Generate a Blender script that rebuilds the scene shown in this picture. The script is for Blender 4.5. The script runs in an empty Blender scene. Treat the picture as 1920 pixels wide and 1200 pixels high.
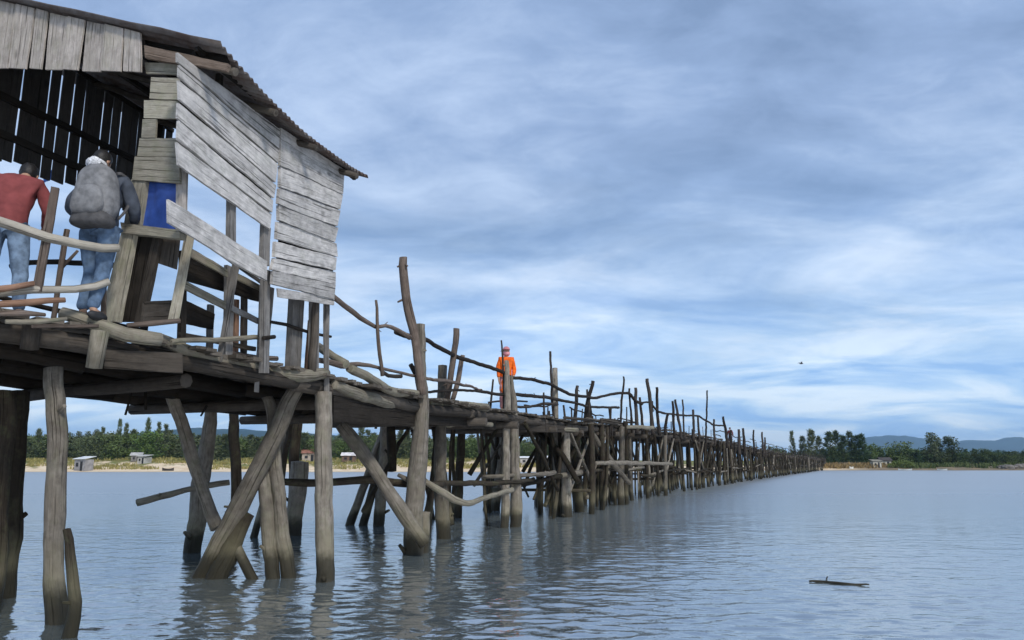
import bpy, bmesh, math, random
from mathutils import Vector, noise, Matrix
R = random.Random(7)
V = Vector
sc = bpy.context.scene
C = sc.collection

# ------------------------------------------------------------------ camera
FPX, CAMH = 1450.0, 1.55                     # focal length in photo pixels (1920 wide), eye height above the water
TH = math.atan(268 / FPX)
ct, st = math.cos(TH), math.sin(TH)
CAM = V((0, 0, CAMH))
cd = bpy.data.cameras.new('camera'); cam = bpy.data.objects.new('camera', cd); C.objects.link(cam)
cam.location = CAM; cam.rotation_euler = (math.pi / 2 + TH, 0, 0)
cd.sensor_width = 36; cd.lens = FPX / 1920 * 36; cd.clip_end = 30000; cd.clip_start = 0.05
sc.camera = cam
sc.view_settings.view_transform = 'Standard'; sc.view_settings.look = 'None'
sc.view_settings.exposure = 0; sc.view_settings.gamma = 1

# measuring aids: turn a point measured in the photo into a place in the world at a known distance or on a known plane
def ray(px, py):
    u = (px - 960) / FPX; v = (600 - py) / FPX
    return V((u, ct - v * st, st + v * ct))
def G(px, py, z=0.0):
    d = ray(px, py); return CAM + d * ((z - CAMH) / d.z)
def PY(px, py, Y):
    d = ray(px, py); return CAM + d * (Y / d.y)
def VP(px, py, pl):
    d = ray(px, py); return CAM + d * ((pl[0] - CAM).dot(pl[1]) / d.dot(pl[1]))

# ------------------------------------------------------------------ mesh collector
class Geo:
    def __init__(s): s.v = []; s.f = []; s.uv = []; s.rn = []; s.sm = []; s.mi = []
    def face(s, idx, uvs, rn, smooth=False, mi=0):
        s.f.append(tuple(idx)); s.uv.append(uvs); s.rn.append(rn); s.sm.append(smooth); s.mi.append(mi)
    def build(s, name, mat, parent=None, label=None, bevel=None):
        me = bpy.data.meshes.new(name); me.from_pydata([tuple(p) for p in s.v], [], s.f)
        ul = me.uv_layers.new(name='UVMap')
        flat = [c for q in s.uv for p in q for c in p]
        ul.data.foreach_set('uv', flat)
        at = me.attributes.new('rnd', 'FLOAT', 'FACE'); at.data.foreach_set('value', s.rn)
        me.polygons.foreach_set('use_smooth', s.sm)
        for m in (mat if isinstance(mat, (list, tuple)) else [mat]): me.materials.append(m)
        me.polygons.foreach_set('material_index', s.mi)
        me.update()
        o = bpy.data.objects.new(name, me); C.objects.link(o)
        if parent is not None: put(o, parent)
        if label: o['label'] = label
        return o

def put(o, parent):
    o.parent = parent; o.matrix_parent_inverse = Matrix.Translation(parent.location).inverted() if parent.rotation_euler.z == 0 else parent_inv(parent)
def parent_inv(p):
    return (Matrix.Translation(p.location) @ p.rotation_euler.to_matrix().to_4x4()).inverted()

def thing(name, label, cat, loc=(0, 0, 0), group=None, rz=0.0):
    o = bpy.data.objects.new(name, None); C.objects.link(o); o.location = loc; o.rotation_euler = (0, 0, rz)
    o.empty_display_size = .2
    return tag(o, label, cat, group)
def tag(o, label=None, cat=None, group=None, kind=None):
    if label: o['label'] = label
    if cat: o['category'] = cat
    if group: o['group'] = group
    if kind: o['kind'] = kind
    return o

def smoothpath(pts, seg):
    """Catmull-Rom through pts = [(Vector, radius)], about seg metres apart."""
    out = []
    n = len(pts)
    for i in range(n - 1):
        p0 = pts[max(i - 1, 0)]; p1 = pts[i]; p2 = pts[i + 1]; p3 = pts[min(i + 2, n - 1)]
        L = (p2[0] - p1[0]).length; k = max(1, min(14, int(L / seg)))
        for j in range(k):
            t = j / k
            f = lambda a, b, c, d: 0.5 * ((2 * b) + (c - a) * t + (2 * a - 5 * b + 4 * c - d) * t * t + (3 * b - a - 3 * c + d) * t ** 3)
            out.append((f(p0[0], p1[0], p2[0], p3[0]) if n > 2 else p1[0].lerp(p2[0], t), p1[1] + (p2[1] - p1[1]) * t))
    out.append(pts[-1])
    return out

def log(g, pts, seg=.22, sides=10, wob=.012, lump=.09, knots=0, ridge=.11):
    """A rough round timber through pts = [(Vector, radius), ...]."""
    P = smoothpath(pts, seg)
    rn = R.random(); sd = V((R.uniform(0, 90), R.uniform(0, 90), R.uniform(0, 90)))
    base = len(g.v); v0 = R.uniform(0, 50); n = len(P); acc = 0
    t0 = (P[-1][0] - P[0][0]).normalized()
    away = V((P[0][0].x, P[0][0].y, .01)).normalized()
    away = (away - t0 * away.dot(t0))
    if away.length < .1: away = V((0, 0, -1)) - t0 * -t0.z
    away.normalize(); lens = []
    for i, (p, r) in enumerate(P):
        t = (P[min(i + 1, n - 1)][0] - P[max(i - 1, 0)][0]).normalized()
        a = (away - t * away.dot(t)).normalized(); b = t.cross(a)
        if i: acc += (p - P[i - 1][0]).length
        lens.append(acc)
        w = wob * (1 if 0 < i < n - 1 else .4)
        q = p + a * noise.noise(sd + t0 * acc * 1.3) * w * 2 + b * noise.noise(sd + V((40, 0, 0)) + t0 * acc * 1.3) * w * 2
        q = q + (a * noise.noise(sd + V((acc * 4.5, 20, 0))) + b * noise.noise(sd + V((acc * 4.5, 30, 0)))) * wob * .8
        bump = 1 + lump * noise.noise(sd + V((0, 70, acc * 1.7))) * 1.5
        for k in range(sides):
            an = 2 * math.pi * k / sides
            rr = r * (bump + lump * noise.noise(sd + V((math.cos(an) * 1.2, math.sin(an) * 1.2, acc * 2.2))) + ridge * noise.noise(sd + V((math.cos(an) * 3.4, math.sin(an) * 3.4, acc * .9))) + ridge * .7 * noise.noise(sd + V((math.cos(an) * 2.5, math.sin(an) * 2.5, acc * 7))))
            g.v.append(q + (a * math.cos(an) + b * math.sin(an)) * rr)
    rad = max(r for _, r in P)
    for i in range(n - 1):
        for k in range(sides):
            k2 = (k + 1) % sides
            u0 = k / sides * 6.28 * rad; u1 = (k + 1) / sides * 6.28 * rad
            g.face((base + i * sides + k, base + i * sides + k2, base + (i + 1) * sides + k2, base + (i + 1) * sides + k),
                   [(u0, v0 + lens[i]), (u1, v0 + lens[i]), (u1, v0 + lens[i + 1]), (u0, v0 + lens[i + 1])], rn, True)
    for e, i in ((0, 0), (1, n - 1)):
        c = len(g.v); cen = sum((g.v[base + i * sides + k] for k in range(sides)), V()) / sides
        g.v.append(cen + t0 * (rad * .12 if e else -rad * .12))
        ring = list(range(base + i * sides, base + (i + 1) * sides))
        for k in range(sides):
            a, b = ring[k], ring[(k + 1) % sides]
            idx = (a, b, c) if e else (b, a, c)
            g.face(idx, [(.02, v0), (.03, v0 + .01), (0, v0)], (rn * .5 + .5), False)
    for _ in range(knots):
        i = R.randrange(1, max(2, n - 1)); p, r = P[i]
        t = (P[min(i + 1, n - 1)][0] - P[max(i - 1, 0)][0]).normalized()
        d = V((R.uniform(-1, 1), R.uniform(-1, .2), R.uniform(-.2, .7))); d = (d - t * d.dot(t)).normalized()
        L = r * R.uniform(1.3, 2.3)
        log(g, [(p + d * r * .5, r * .34), (p + d * L + t * r * R.uniform(.3, 1.2), r * .22)], seg=9, sides=6, wob=0, lump=.1)

def slab(g, a, b, c, d, th, n=10, jit=.008, warp=.006, rn=None):
    """A sawn board: a->b along its top edge, d->c along its bottom edge, th = thickness vector away from the viewer."""
    rn = R.random() if rn is None else rn
    sd = V((R.uniform(0, 99), R.uniform(0, 99), R.uniform(0, 99)))
    L = (b - a).length; W = (d - a).length; v0 = R.uniform(0, 50); u0 = R.uniform(0, 5)
    base = len(g.v); nrm = th.normalized(); up = (a - d).normalized()
    for i in range(n + 1):
        t = i / n; top = a.lerp(b, t); bot = d.lerp(c, t)
        w = nrm * noise.noise(sd + V((t * L * .8, 0, 0))) * warp * 2
        top = top + up * (noise.noise(sd + V((t * L * 1.3, 5, 0))) * 1.5 + noise.noise(sd + V((t * L * 7, 5, 3))) * .6) * jit + w
        bot = bot + up * (noise.noise(sd + V((t * L * 1.3, 11, 0))) * 1.5 + noise.noise(sd + V((t * L * 7, 11, 3))) * .6) * jit + w
        if i in (0, n):
            ax = (b - a).normalized(); top = top + ax * R.uniform(-1, 1) * jit; bot = bot + ax * R.uniform(-1, 1) * jit
        g.v += [top, bot, bot + th, top + th]
    def uv(i, s): return (u0 + s, v0 + i / n * L)
    T = th.length
    for i in range(n):
        p = base + i * 4; q = p + 4
        for (s, e, ua, ub) in ((0, 1, 0, W), (1, 2, W, W + T), (2, 3, W + T, 2 * W + T), (3, 0, -T, 0)):
            g.face((p + s, p + e, q + e, q + s), [uv(i, ua), uv(i, ub), uv(i + 1, ub), uv(i + 1, ua)], rn)
    e = base + n * 4
    g.face((base + 3, base + 2, base + 1, base), [uv(0, T), (u0 + W, v0 + T), (u0 + W, v0), uv(0, 0)], rn)
    g.face((e, e + 1, e + 2, e + 3), [uv(n, 0), (u0 + W, v0 + L), (u0 + W, v0 + L + T), uv(n, 0)], rn)

def box(g, c, sx, sy, sz, rz=0.0, rn=None, mi=0):
    rn = R.random() if rn is None else rn
    b = len(g.v); cr, sr = math.cos(rz), math.sin(rz)
    for z in (0, 1):
        for x, y in ((-1, -1), (1, -1), (1, 1), (-1, 1)):
            lx, ly = x * sx / 2, y * sy / 2
            g.v.append(V((c[0] + lx * cr - ly * sr, c[1] + lx * sr + ly * cr, c[2] + (z - .5) * sz)))
    for q in ((3, 2, 1, 0), (4, 5, 6, 7), (0, 1, 5, 4), (1, 2, 6, 5), (2, 3, 7, 6), (3, 0, 4, 7)):
        g.face([b + i for i in q], [(0, 0), (sx, 0), (sx, sz), (0, sz)], rn, False, mi)

# ------------------------------------------------------------------ materials
def newmat(name):
    m = bpy.data.materials.new(name); m.use_nodes = True
    nt = m.node_tree; nt.nodes.clear()
    return m, nt
def N(nt, t, **kw):
    n = nt.nodes.new(t)
    for k, v in kw.items():
        if hasattr(n, k): setattr(n, k, v)
        else: n.inputs[k].default_value = v
    return n
def ramp(nt, stops, interp='LINEAR'):
    r = nt.nodes.new('ShaderNodeValToRGB'); r.color_ramp.interpolation = interp
    e = r.color_ramp.elements
    while len(e) < len(stops): e.new(.5)
    for el, (p, c) in zip(e, stops):
        el.position = p; el.color = (c, c, c, 1) if isinstance(c, (int, float)) else (*c, 1)
    return r
def mixc(nt, fac, a, b, mode='MIX'):
    m = nt.nodes.new('ShaderNodeMix'); m.data_type = 'RGBA'; m.blend_type = mode
    for sock, val in ((m.inputs[0], fac), (m.inputs[6], a), (m.inputs[7], b)):
        if isinstance(val, bpy.types.NodeSocket): nt.links.new(val, sock)
        elif isinstance(val, (int, float)): sock.default_value = val
        else: sock.default_value = (*val, 1)
    return m.outputs[2]
def math_(nt, op, a, b=0.0, c=None, clamp=False):
    m = nt.nodes.new('ShaderNodeMath'); m.operation = op; m.use_clamp = clamp
    for s, v in zip(m.inputs, (a, b, c)):
        if v is None: continue
        if isinstance(v, bpy.types.NodeSocket): nt.links.new(v, s)
        else: s.default_value = v
    return m.outputs[0]

def wood(name, light, dark, tint, wet=False, moss=.0, grain=1.0, vary=.5, rough=.85, mott=.45):
    """Weathered timber: grain runs along the UV's v; tint moves each piece; wet posts carry a tide stain near the water."""
    if not name.endswith("planks") or name == "deck_planks": light, dark, tint = [tuple(c * (.62 if "dark" in name else .74) for c in q) for q in (light, dark, tint)]
    m, nt = newmat(name); L = nt.links
    uv = N(nt, 'ShaderNodeUVMap'); at = N(nt, 'ShaderNodeAttribute', attribute_name='rnd')
    sx = N(nt, 'ShaderNodeSeparateXYZ'); L.new(uv.outputs[0], sx.inputs[0])
    off = math_(nt, 'MULTIPLY', at.outputs['Fac'], 53.0)
    def coords(su, sv):
        cx = N(nt, 'ShaderNodeCombineXYZ')
        L.new(math_(nt, 'MULTIPLY', sx.outputs[0], su * grain), cx.inputs[0])
        L.new(math_(nt, 'MULTIPLY', sx.outputs[1], sv), cx.inputs[1]); L.new(off, cx.inputs[2])
        return cx.outputs[0]
    def noi(vec, sc_, det=6, ro=.6, dist=0.0):
        n = N(nt, 'ShaderNodeTexNoise'); L.new(vec, n.inputs['Vector'])
        n.inputs['Scale'].default_value = sc_; n.inputs['Detail'].default_value = det
        n.inputs['Roughness'].default_value = ro; n.inputs['Distortion'].default_value = dist
        return n.outputs[0]
    gr = noi(coords(38, 2.6), 1.0, 8, .68, .8)
    bl = noi(coords(5, 2.2), 1.0, 5, .6)
    ck = noi(coords(60, .9), 1.0, 3, .5)
    mo = noi(coords(11, 7), 1.0, 6, .65)
    gm = math_(nt, 'ADD', math_(nt, 'MULTIPLY', gr, 1 - mott), math_(nt, 'MULTIPLY', mo, mott))
    base = mixc(nt, ramp_(nt, gm, [(.34, 0.0), (.64, 1.0)]), dark, light)
    vo = N(nt, 'ShaderNodeTexVoronoi'); L.new(coords(3.2, 1.5), vo.inputs['Vector']); vo.inputs['Scale'].default_value = 1.0
    kn = ramp_(nt, vo.outputs['Distance'], [(.05, 1.0), (.13, 0.0)])
    base = mixc(nt, math_(nt, 'MULTIPLY', kn, .75), base, [x * .35 for x in dark])
    base = mixc(nt, ramp_(nt, bl, [(.38, 0.0), (.70, .75)]), base, tint)
    crk = ramp_(nt, ck, [(.30, 1.0), (.39, 0.0)])
    base = mixc(nt, math_(nt, 'MULTIPLY', crk, .8), base, [x * .22 for x in dark])
    # stains and lichen patches
    geo = N(nt, 'ShaderNodeNewGeometry')
    st_ = noi(geo.outputs['Position'], 2.6, 5, .65)
    base = mixc(nt, math_(nt, 'MULTIPLY', ramp_(nt, st_, [(.52, 0.0), (.66, 1.0)]), .45), base, [x * .55 for x in tint])
    if moss:
        ms = noi(geo.outputs['Position'], 5.5, 5, .7)
        base = mixc(nt, math_(nt, 'MULTIPLY', ramp_(nt, ms, [(.5, 0.0), (.64, 1.0)]), moss), base, (.16, .19, .09))
    val = math_(nt, 'MULTIPLY_ADD', at.outputs['Fac'], vary, 1 - vary * .5)
    mv = nt.nodes.new('ShaderNodeVectorMath'); mv.operation = 'SCALE'; L.new(base, mv.inputs[0]); L.new(val, mv.inputs['Scale'])
    base = mv.outputs[0]
    ro = rough
    bs = N(nt, 'ShaderNodeBsdfPrincipled')
    if wet:
        pz = N(nt, 'ShaderNodeSeparateXYZ'); L.new(geo.outputs['Position'], pz.inputs[0])
        wob = noi(geo.outputs['Position'], 7, 4, .6)
        h = math_(nt, 'SUBTRACT', pz.outputs[2], math_(nt, 'MULTIPLY', wob, .22))
        band = ramp_(nt, h, [(.0, 1.0), (.16, .92), (.31, 0.0)])
        alg = ramp_(nt, math_(nt, 'MULTIPLY', h, .5), [(.03, 0.0), (.08, 1.0), (.16, .7), (.36, 0.0)])
        base = mixc(nt, math_(nt, 'MULTIPLY', alg, .45), base, (.24, .22, .14))
        base = mixc(nt, math_(nt, 'MULTIPLY', band, .92), base, (.030, .028, .020))
        L.new(math_(nt, 'MULTIPLY_ADD', band, -.5, rough), bs.inputs['Roughness'])
    else:
        bs.inputs['Roughness'].default_value = ro
    L.new(base, bs.inputs['Base Color'])
    bs.inputs['Specular IOR Level'].default_value = .06
    hgt = math_(nt, 'SUBTRACT', gr, math_(nt, 'MULTIPLY', crk, .8))
    bp = N(nt, 'ShaderNodeBump'); bp.inputs['Strength'].default_value = .8; bp.inputs['Distance'].default_value = .02
    L.new(hgt, bp.inputs['Height']); L.new(bp.outputs[0], bs.inputs['Normal'])
    out = N(nt, 'ShaderNodeOutputMaterial'); L.new(bs.outputs[0], out.inputs[0])
    return m
def ramp_(nt, sock, stops):
    r = ramp(nt, stops); nt.links.new(sock, r.inputs[0]); return r.outputs[0]

def simple(name, col, rough=.8, nz=.25, scale=20, spec=.3, bump=.0, col2=None, metallic=0.0):
    m, nt = newmat(name); L = nt.links
    tc = N(nt, 'ShaderNodeTexCoord'); n = N(nt, 'ShaderNodeTexNoise'); n.inputs['Scale'].default_value = scale; n.inputs['Detail'].default_value = 5
    L.new(tc.outputs['Object'], n.inputs['Vector'])
    c2 = col2 or [x * (1 - nz) for x in col]
    c = mixc(nt, ramp_(nt, n.outputs[0], [(.35, 0.0), (.65, 1.0)]), c2, [min(1, x * (1 + nz * .4)) for x in col])
    b = N(nt, 'ShaderNodeBsdfPrincipled'); L.new(c, b.inputs['Base Color']); b.inputs['Roughness'].default_value = rough
    b.inputs['Specular IOR Level'].default_value = spec; b.inputs['Metallic'].default_value = metallic
    if bump:
        bp = N(nt, 'ShaderNodeBump'); bp.inputs['Strength'].default_value = bump; bp.inputs['Distance'].default_value = .02
        L.new(n.outputs[0], bp.inputs['Height']); L.new(bp.outputs[0], b.inputs['Normal'])
    o = N(nt, 'ShaderNodeOutputMaterial'); L.new(b.outputs[0], o.inputs[0])
    return m

W_WALL = wood('weathered_grey_planks', (.58, .555, .535), (.165, .157, .152), (.36, .35, .34), vary=.5, moss=.10, mott=.6)
W_GABLE = wood('weathered_gable_planks', (.56, .50, .46), (.22, .20, .18), (.38, .345, .30), moss=.15, vary=.3)
W_STRIP = wood('mossy_corner_planks', (.40, .37, .31), (.16, .145, .115), (.28, .26, .20), moss=.22, vary=.5)
W_IN = wood('dark_interior_timber', (.050, .043, .036), (.020, .017, .015), (.034, .029, .024), vary=.6)  # shade under roof and deck is put into this dark base colour
W_BEAM = wood('dark_bridge_timber', (.15, .13, .11), (.06, .052, .045), (.10, .085, .07), vary=.7)
W_DECK = wood('deck_planks', (.21, .185, .155), (.08, .07, .058), (.14, .12, .10), vary=.8)
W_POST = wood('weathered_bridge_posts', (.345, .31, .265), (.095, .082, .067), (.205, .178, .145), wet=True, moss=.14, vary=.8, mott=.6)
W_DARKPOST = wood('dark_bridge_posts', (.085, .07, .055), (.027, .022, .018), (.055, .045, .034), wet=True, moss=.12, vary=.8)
W_RAIL = wood('bleached_round_rails', (.52, .48, .42), (.28, .25, .21), (.40, .37, .30), vary=.35)
W_EDGE = wood('bleached_edge_logs', (.38, .345, .28), (.15, .13, .10), (.26, .235, .18), moss=.2, vary=.3)
W_STAKE = wood('grey_brown_stakes', (.29, .235, .20), (.10, .078, .067), (.20, .15, .12), vary=.7)
W_DSTAKE = wood('dark_rail_poles', (.095, .08, .07), (.035, .03, .027), (.065, .055, .047), vary=.8)
W_GREY = wood('grey_slender_posts', (.36, .345, .33), (.13, .122, .115), (.24, .225, .21), vary=.5)
W_EAVE = wood('warm_brown_board', (.36, .28, .225), (.15, .11, .085), (.26, .195, .15), vary=.3)
W_INB = wood('shade_toned_slats', (.085, .078, .072), (.04, .037, .034), (.06, .055, .05), vary=.5)  # indoor shade of the far wall is painted into this tone
W_RED = wood('reddish_boards', (.42, .26, .18), (.22, .12, .08), (.34, .20, .13), vary=.35)

# ------------------------------------------------------------------ the line of the bridge
EDGE = [(5.5, -6.2), (7.3, -4.85), (7.75, -4.45), (8.25, -3.9), (8.7, -3.6), (9.6, -3.15), (10.9, -2.57), (14, -1.55), (19.5, .06), (23.5, 1.72),
        (30.5, 4.25), (37.8, 6.9), (47, 10.85), (69, 20.5), (106, 37.3), (166, 65.3), (182, 72.8)]
ZD = [(5.5, 3.0), (7.6, 2.96), (8.6, 2.83), (11, 2.76), (14, 2.70), (20, 2.82), (24, 2.80), (32, 3.02), (42, 3.12), (50, 3.15), (69, 3.0), (80, 2.82), (106, 2.6), (182, 2.35)]
WD = [(5.5, 4.0), (12, 4.0), (14, 3.6), (20, 3.3), (28, 2.6), (182, 2.5)]
def lerp_tab(tab, y):
    if y <= tab[0][0]: return tab[0][1]
    for (a, va), (b, vb) in zip(tab, tab[1:]):
        if y <= b: return va + (vb - va) * (y - a) / (b - a)
    return tab[-1][1]
def edge(y):
    a = sum(lerp_tab(EDGE, y + d) for d in (-.3, 0, .3)) / 3
    return V((a, y, lerp_tab(ZD, y)))
def edir(y):
    d = edge(y + .8) - edge(y - .8); d.z = 0; return d.normalized()
def inw(y):
    d = edir(y); return V((-d.y, d.x, 0))       # across the bridge, away from the near edge

bridge = thing('wooden_bridge', 'long rickety timber bridge of round posts and poles crossing the lagoon', 'bridge', (0, 14, 0))
parts = {}                                       # name -> list of (distance, material, Geo)
def part(name, mat, g, y): parts.setdefault(name, []).append((y, mat, g))

def rad(px, Y): return .88 * px * Y / FPX
def post(bx, by, tx, ty, rb, rt=None, Y=None, dY=0.0, mid=(), mat=W_POST, name='post', knots=1, bury=.9, sides=18):
    """A post standing in the water: foot seen at (bx,by), head at (tx,ty); Y = its distance when the foot is hidden."""
    b = G(bx, by) if Y is None else PY(bx, by, Y)
    t = PY(tx, ty, b.y + dY); rt = rb * .9 if rt is None else rt
    pts = [(b, rad(rb, b.y))]
    for k, (mx, my, mr) in enumerate(mid):
        f = (by - my) / (by - ty); pts.append((PY(mx, my, b.y + dY * f), rad(mr, b.y)))
    pts.append((t, rad(rt, b.y)))
    if bury and b.z < .2: pts.insert(0, (b + (b - pts[1][0]).normalized() * bury, pts[0][1]))
    g = Geo(); log(g, pts, sides=max(sides, 18), seg=.12, knots=knots, wob=.02); part(name, mat, g, b.y)
def pole(pts, mat=W_DSTAKE, name='railing_pole', wob=.014, knots=0, sides=10, seg=.16):
    """pts = [(px, py, Y, radius_px)]"""
    g = Geo(); log(g, [(PY(x, y, Y), rad(r, Y)) for x, y, Y, r in pts], seg=seg, wob=wob, knots=knots, sides=sides)
    part(name, mat, g, pts[0][2])

# --- near posts
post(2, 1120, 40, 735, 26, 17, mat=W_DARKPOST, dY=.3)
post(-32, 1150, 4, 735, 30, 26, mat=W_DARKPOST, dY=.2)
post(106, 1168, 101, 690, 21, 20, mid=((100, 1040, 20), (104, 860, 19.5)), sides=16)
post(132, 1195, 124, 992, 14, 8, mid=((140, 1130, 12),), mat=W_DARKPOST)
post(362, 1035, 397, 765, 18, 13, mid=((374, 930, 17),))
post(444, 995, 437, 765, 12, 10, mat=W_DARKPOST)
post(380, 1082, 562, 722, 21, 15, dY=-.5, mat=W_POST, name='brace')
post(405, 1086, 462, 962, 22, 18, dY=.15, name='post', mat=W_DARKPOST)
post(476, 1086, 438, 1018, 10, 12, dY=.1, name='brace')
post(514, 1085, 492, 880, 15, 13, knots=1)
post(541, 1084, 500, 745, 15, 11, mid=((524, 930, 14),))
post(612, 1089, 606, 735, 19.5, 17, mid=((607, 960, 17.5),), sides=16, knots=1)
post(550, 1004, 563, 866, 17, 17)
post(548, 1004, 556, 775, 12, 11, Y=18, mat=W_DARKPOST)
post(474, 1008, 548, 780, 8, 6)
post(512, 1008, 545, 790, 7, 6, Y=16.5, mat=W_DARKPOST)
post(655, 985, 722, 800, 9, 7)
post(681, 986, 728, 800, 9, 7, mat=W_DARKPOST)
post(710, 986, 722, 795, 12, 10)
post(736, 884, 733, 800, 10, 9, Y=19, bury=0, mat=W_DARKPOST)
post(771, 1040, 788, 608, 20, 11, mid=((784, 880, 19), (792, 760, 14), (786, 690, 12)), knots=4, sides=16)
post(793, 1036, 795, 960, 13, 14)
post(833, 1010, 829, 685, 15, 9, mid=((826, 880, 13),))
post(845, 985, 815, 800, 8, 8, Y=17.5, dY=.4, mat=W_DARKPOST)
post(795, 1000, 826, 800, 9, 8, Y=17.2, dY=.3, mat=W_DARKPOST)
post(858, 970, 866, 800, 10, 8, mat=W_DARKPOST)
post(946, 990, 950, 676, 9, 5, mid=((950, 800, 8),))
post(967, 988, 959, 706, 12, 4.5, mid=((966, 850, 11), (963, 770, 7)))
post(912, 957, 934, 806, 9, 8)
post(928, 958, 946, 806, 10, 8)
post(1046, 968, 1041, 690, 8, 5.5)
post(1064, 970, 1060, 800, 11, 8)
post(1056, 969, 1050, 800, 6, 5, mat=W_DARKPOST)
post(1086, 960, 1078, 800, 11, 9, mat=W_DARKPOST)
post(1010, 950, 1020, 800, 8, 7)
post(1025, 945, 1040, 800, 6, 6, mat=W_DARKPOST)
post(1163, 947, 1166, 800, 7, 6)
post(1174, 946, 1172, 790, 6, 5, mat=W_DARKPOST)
# --- diagonal braces between the near posts
def brace(p, mat=W_POST, **k): pole(p, mat, 'brace', **k)
brace([(320, 735, 11.8, 13), (362, 860, 11.7, 14), (408, 990, 11.5, 13)])
brace([(640, 795, 13.2, 14), (705, 885, 13.3, 15), (797, 1022, 13.4, 14)], sides=10)
brace([(935, 800, 20.3, 4), (880, 890, 20.4, 5)], W_DARKPOST)
brace([(1005, 805, 24, 6), (1050, 850, 23, 7), (1085, 905, 22.6, 6)], W_DARKPOST)
brace([(1030, 800, 26, 4), (980, 885, 26, 4)], W_DARKPOST)
brace([(990, 800, 25, 4), (970, 835, 25, 4)], W_DARKPOST)
brace([(1100, 800, 26.5, 6), (1150, 870, 27.5, 6), (1180, 905, 28.4, 5)], W_POST)
brace([(1090, 812, 24, 5), (1055, 890, 24, 5)], W_DARKPOST)
# --- horizontal tie logs above the water
def tie(p, mat=W_DARKPOST, **k): pole(p, mat, 'tie_log', **k)
tie([(258, 943, 13.3, 8), (300, 931, 13.3, 7), (345, 920, 13.3, 6.5), (430, 905, 13.4, 6)], W_EDGE, knots=4)
tie([(528, 904, 13.8, 7), (600, 905, 13.8, 8), (700, 901, 14, 9), (775, 908, 14.2, 8), (830, 908, 15, 6)])
tie([(797, 903, 14.4, 6), (835, 925, 14.6, 8), (868, 942, 14.8, 7), (905, 935, 16, 5), (960, 918, 18.6, 5)], W_EDGE, knots=1)
tie([(822, 906, 16.2, 5), (880, 906, 17.5, 5.5), (960, 905, 19, 5), (1000, 898, 21, 4)], knots=2)
tie([(905, 894, 19.2, 4), (960, 893, 19.5, 4), (1040, 886, 22, 5)], W_POST)
tie([(970, 910, 20.5, 5), (1035, 896, 22, 5), (1095, 880, 25, 5)])
tie([(1045, 893, 22.6, 6), (1090, 886, 23.2, 6)], W_POST)
tie([(1115, 870, 26, 4), (1160, 868, 28, 5), (1260, 870, 36, 3)], W_POST)
# --- edge logs lying on the deck's rim
def rim(p, mat=W_EDGE): pole(p, mat, 'edge_log', sides=14, seg=.15)
rim([(116, 588, 7.72, 15), (170, 605, 7.75, 16), (235, 627, 7.9, 16), (300, 636, 8.15, 15)])
rim([(297, 634, 8.3, 12), (370, 664, 8.85, 14), (440, 683, 9.4, 14), (492, 694, 9.75, 13)])
rim([(498, 697, 9.9, 14), (560, 706, 10.3, 14), (612, 700, 10.8, 11)])
rim([(655, 690, 11.4, 9), (700, 712, 12.0, 10), (740, 735, 12.8, 9), (785, 738, 13.6, 6)])
rim([(625, 722, 11, 10), (690, 745, 12.0, 13), (740, 757, 13, 12), (790, 760, 14, 7)])
rim([(800, 757, 14.5, 10), (850, 760, 16, 11), (912, 765, 17.6, 9)])
rim([(840, 797, 16, 6), (880, 793, 17, 6), (922, 796, 18, 5)])
rim([(940, 785, 19.5, 6), (985, 787, 20.8, 6)], W_BEAM)
rim([(1040, 803, 22.3, 5), (1082, 806, 23, 5)])
rim([(1178, 800, 29, 4), (1225, 802, 33, 4)])
# short blocks and fascia boards under the rim on the left
g = Geo(); log(g, [(PY(187, 620, 7.6), .085), (PY(176, 690, 7.62), .075)], sides=12); part('hanger_block', W_EDGE, g, 7.6)
g = Geo(); log(g, [(PY(62, 600, 7.35), .09), (PY(56, 655, 7.4), .08)], sides=12); part('hanger_block', W_BEAM, g, 7.4)
g = Geo(); slab(g, PY(196, 655, 7.9), PY(342, 662, 8.3), PY(342, 700, 8.3), PY(196, 690, 7.9), V((-.02, .05, 0))); part('fascia_board', W_BEAM, g, 8)
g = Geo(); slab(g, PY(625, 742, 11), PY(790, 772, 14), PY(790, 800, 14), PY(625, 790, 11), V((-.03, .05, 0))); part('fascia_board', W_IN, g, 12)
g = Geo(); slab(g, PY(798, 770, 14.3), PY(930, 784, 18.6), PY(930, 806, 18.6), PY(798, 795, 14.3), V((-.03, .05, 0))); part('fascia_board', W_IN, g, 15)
g = Geo(); slab(g, PY(935, 788, 19.4), PY(1075, 800, 23), PY(1075, 812, 23), PY(935, 806, 19.4), V((-.03, .05, 0))); part('fascia_board', W_BEAM, g, 20)
# twigs hanging from the deck
pole([(246, 735, 10.5, 2), (234, 778, 10.5, 2.5)], W_IN, 'hanging_twig'); pole([(274, 735, 10.8, 3), (274, 768, 10.8, 3)], W_IN, 'hanging_twig')
pole([(388, 760, 11, 3), (376, 780, 11, 2)], W_IN, 'hanging_twig')

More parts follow.
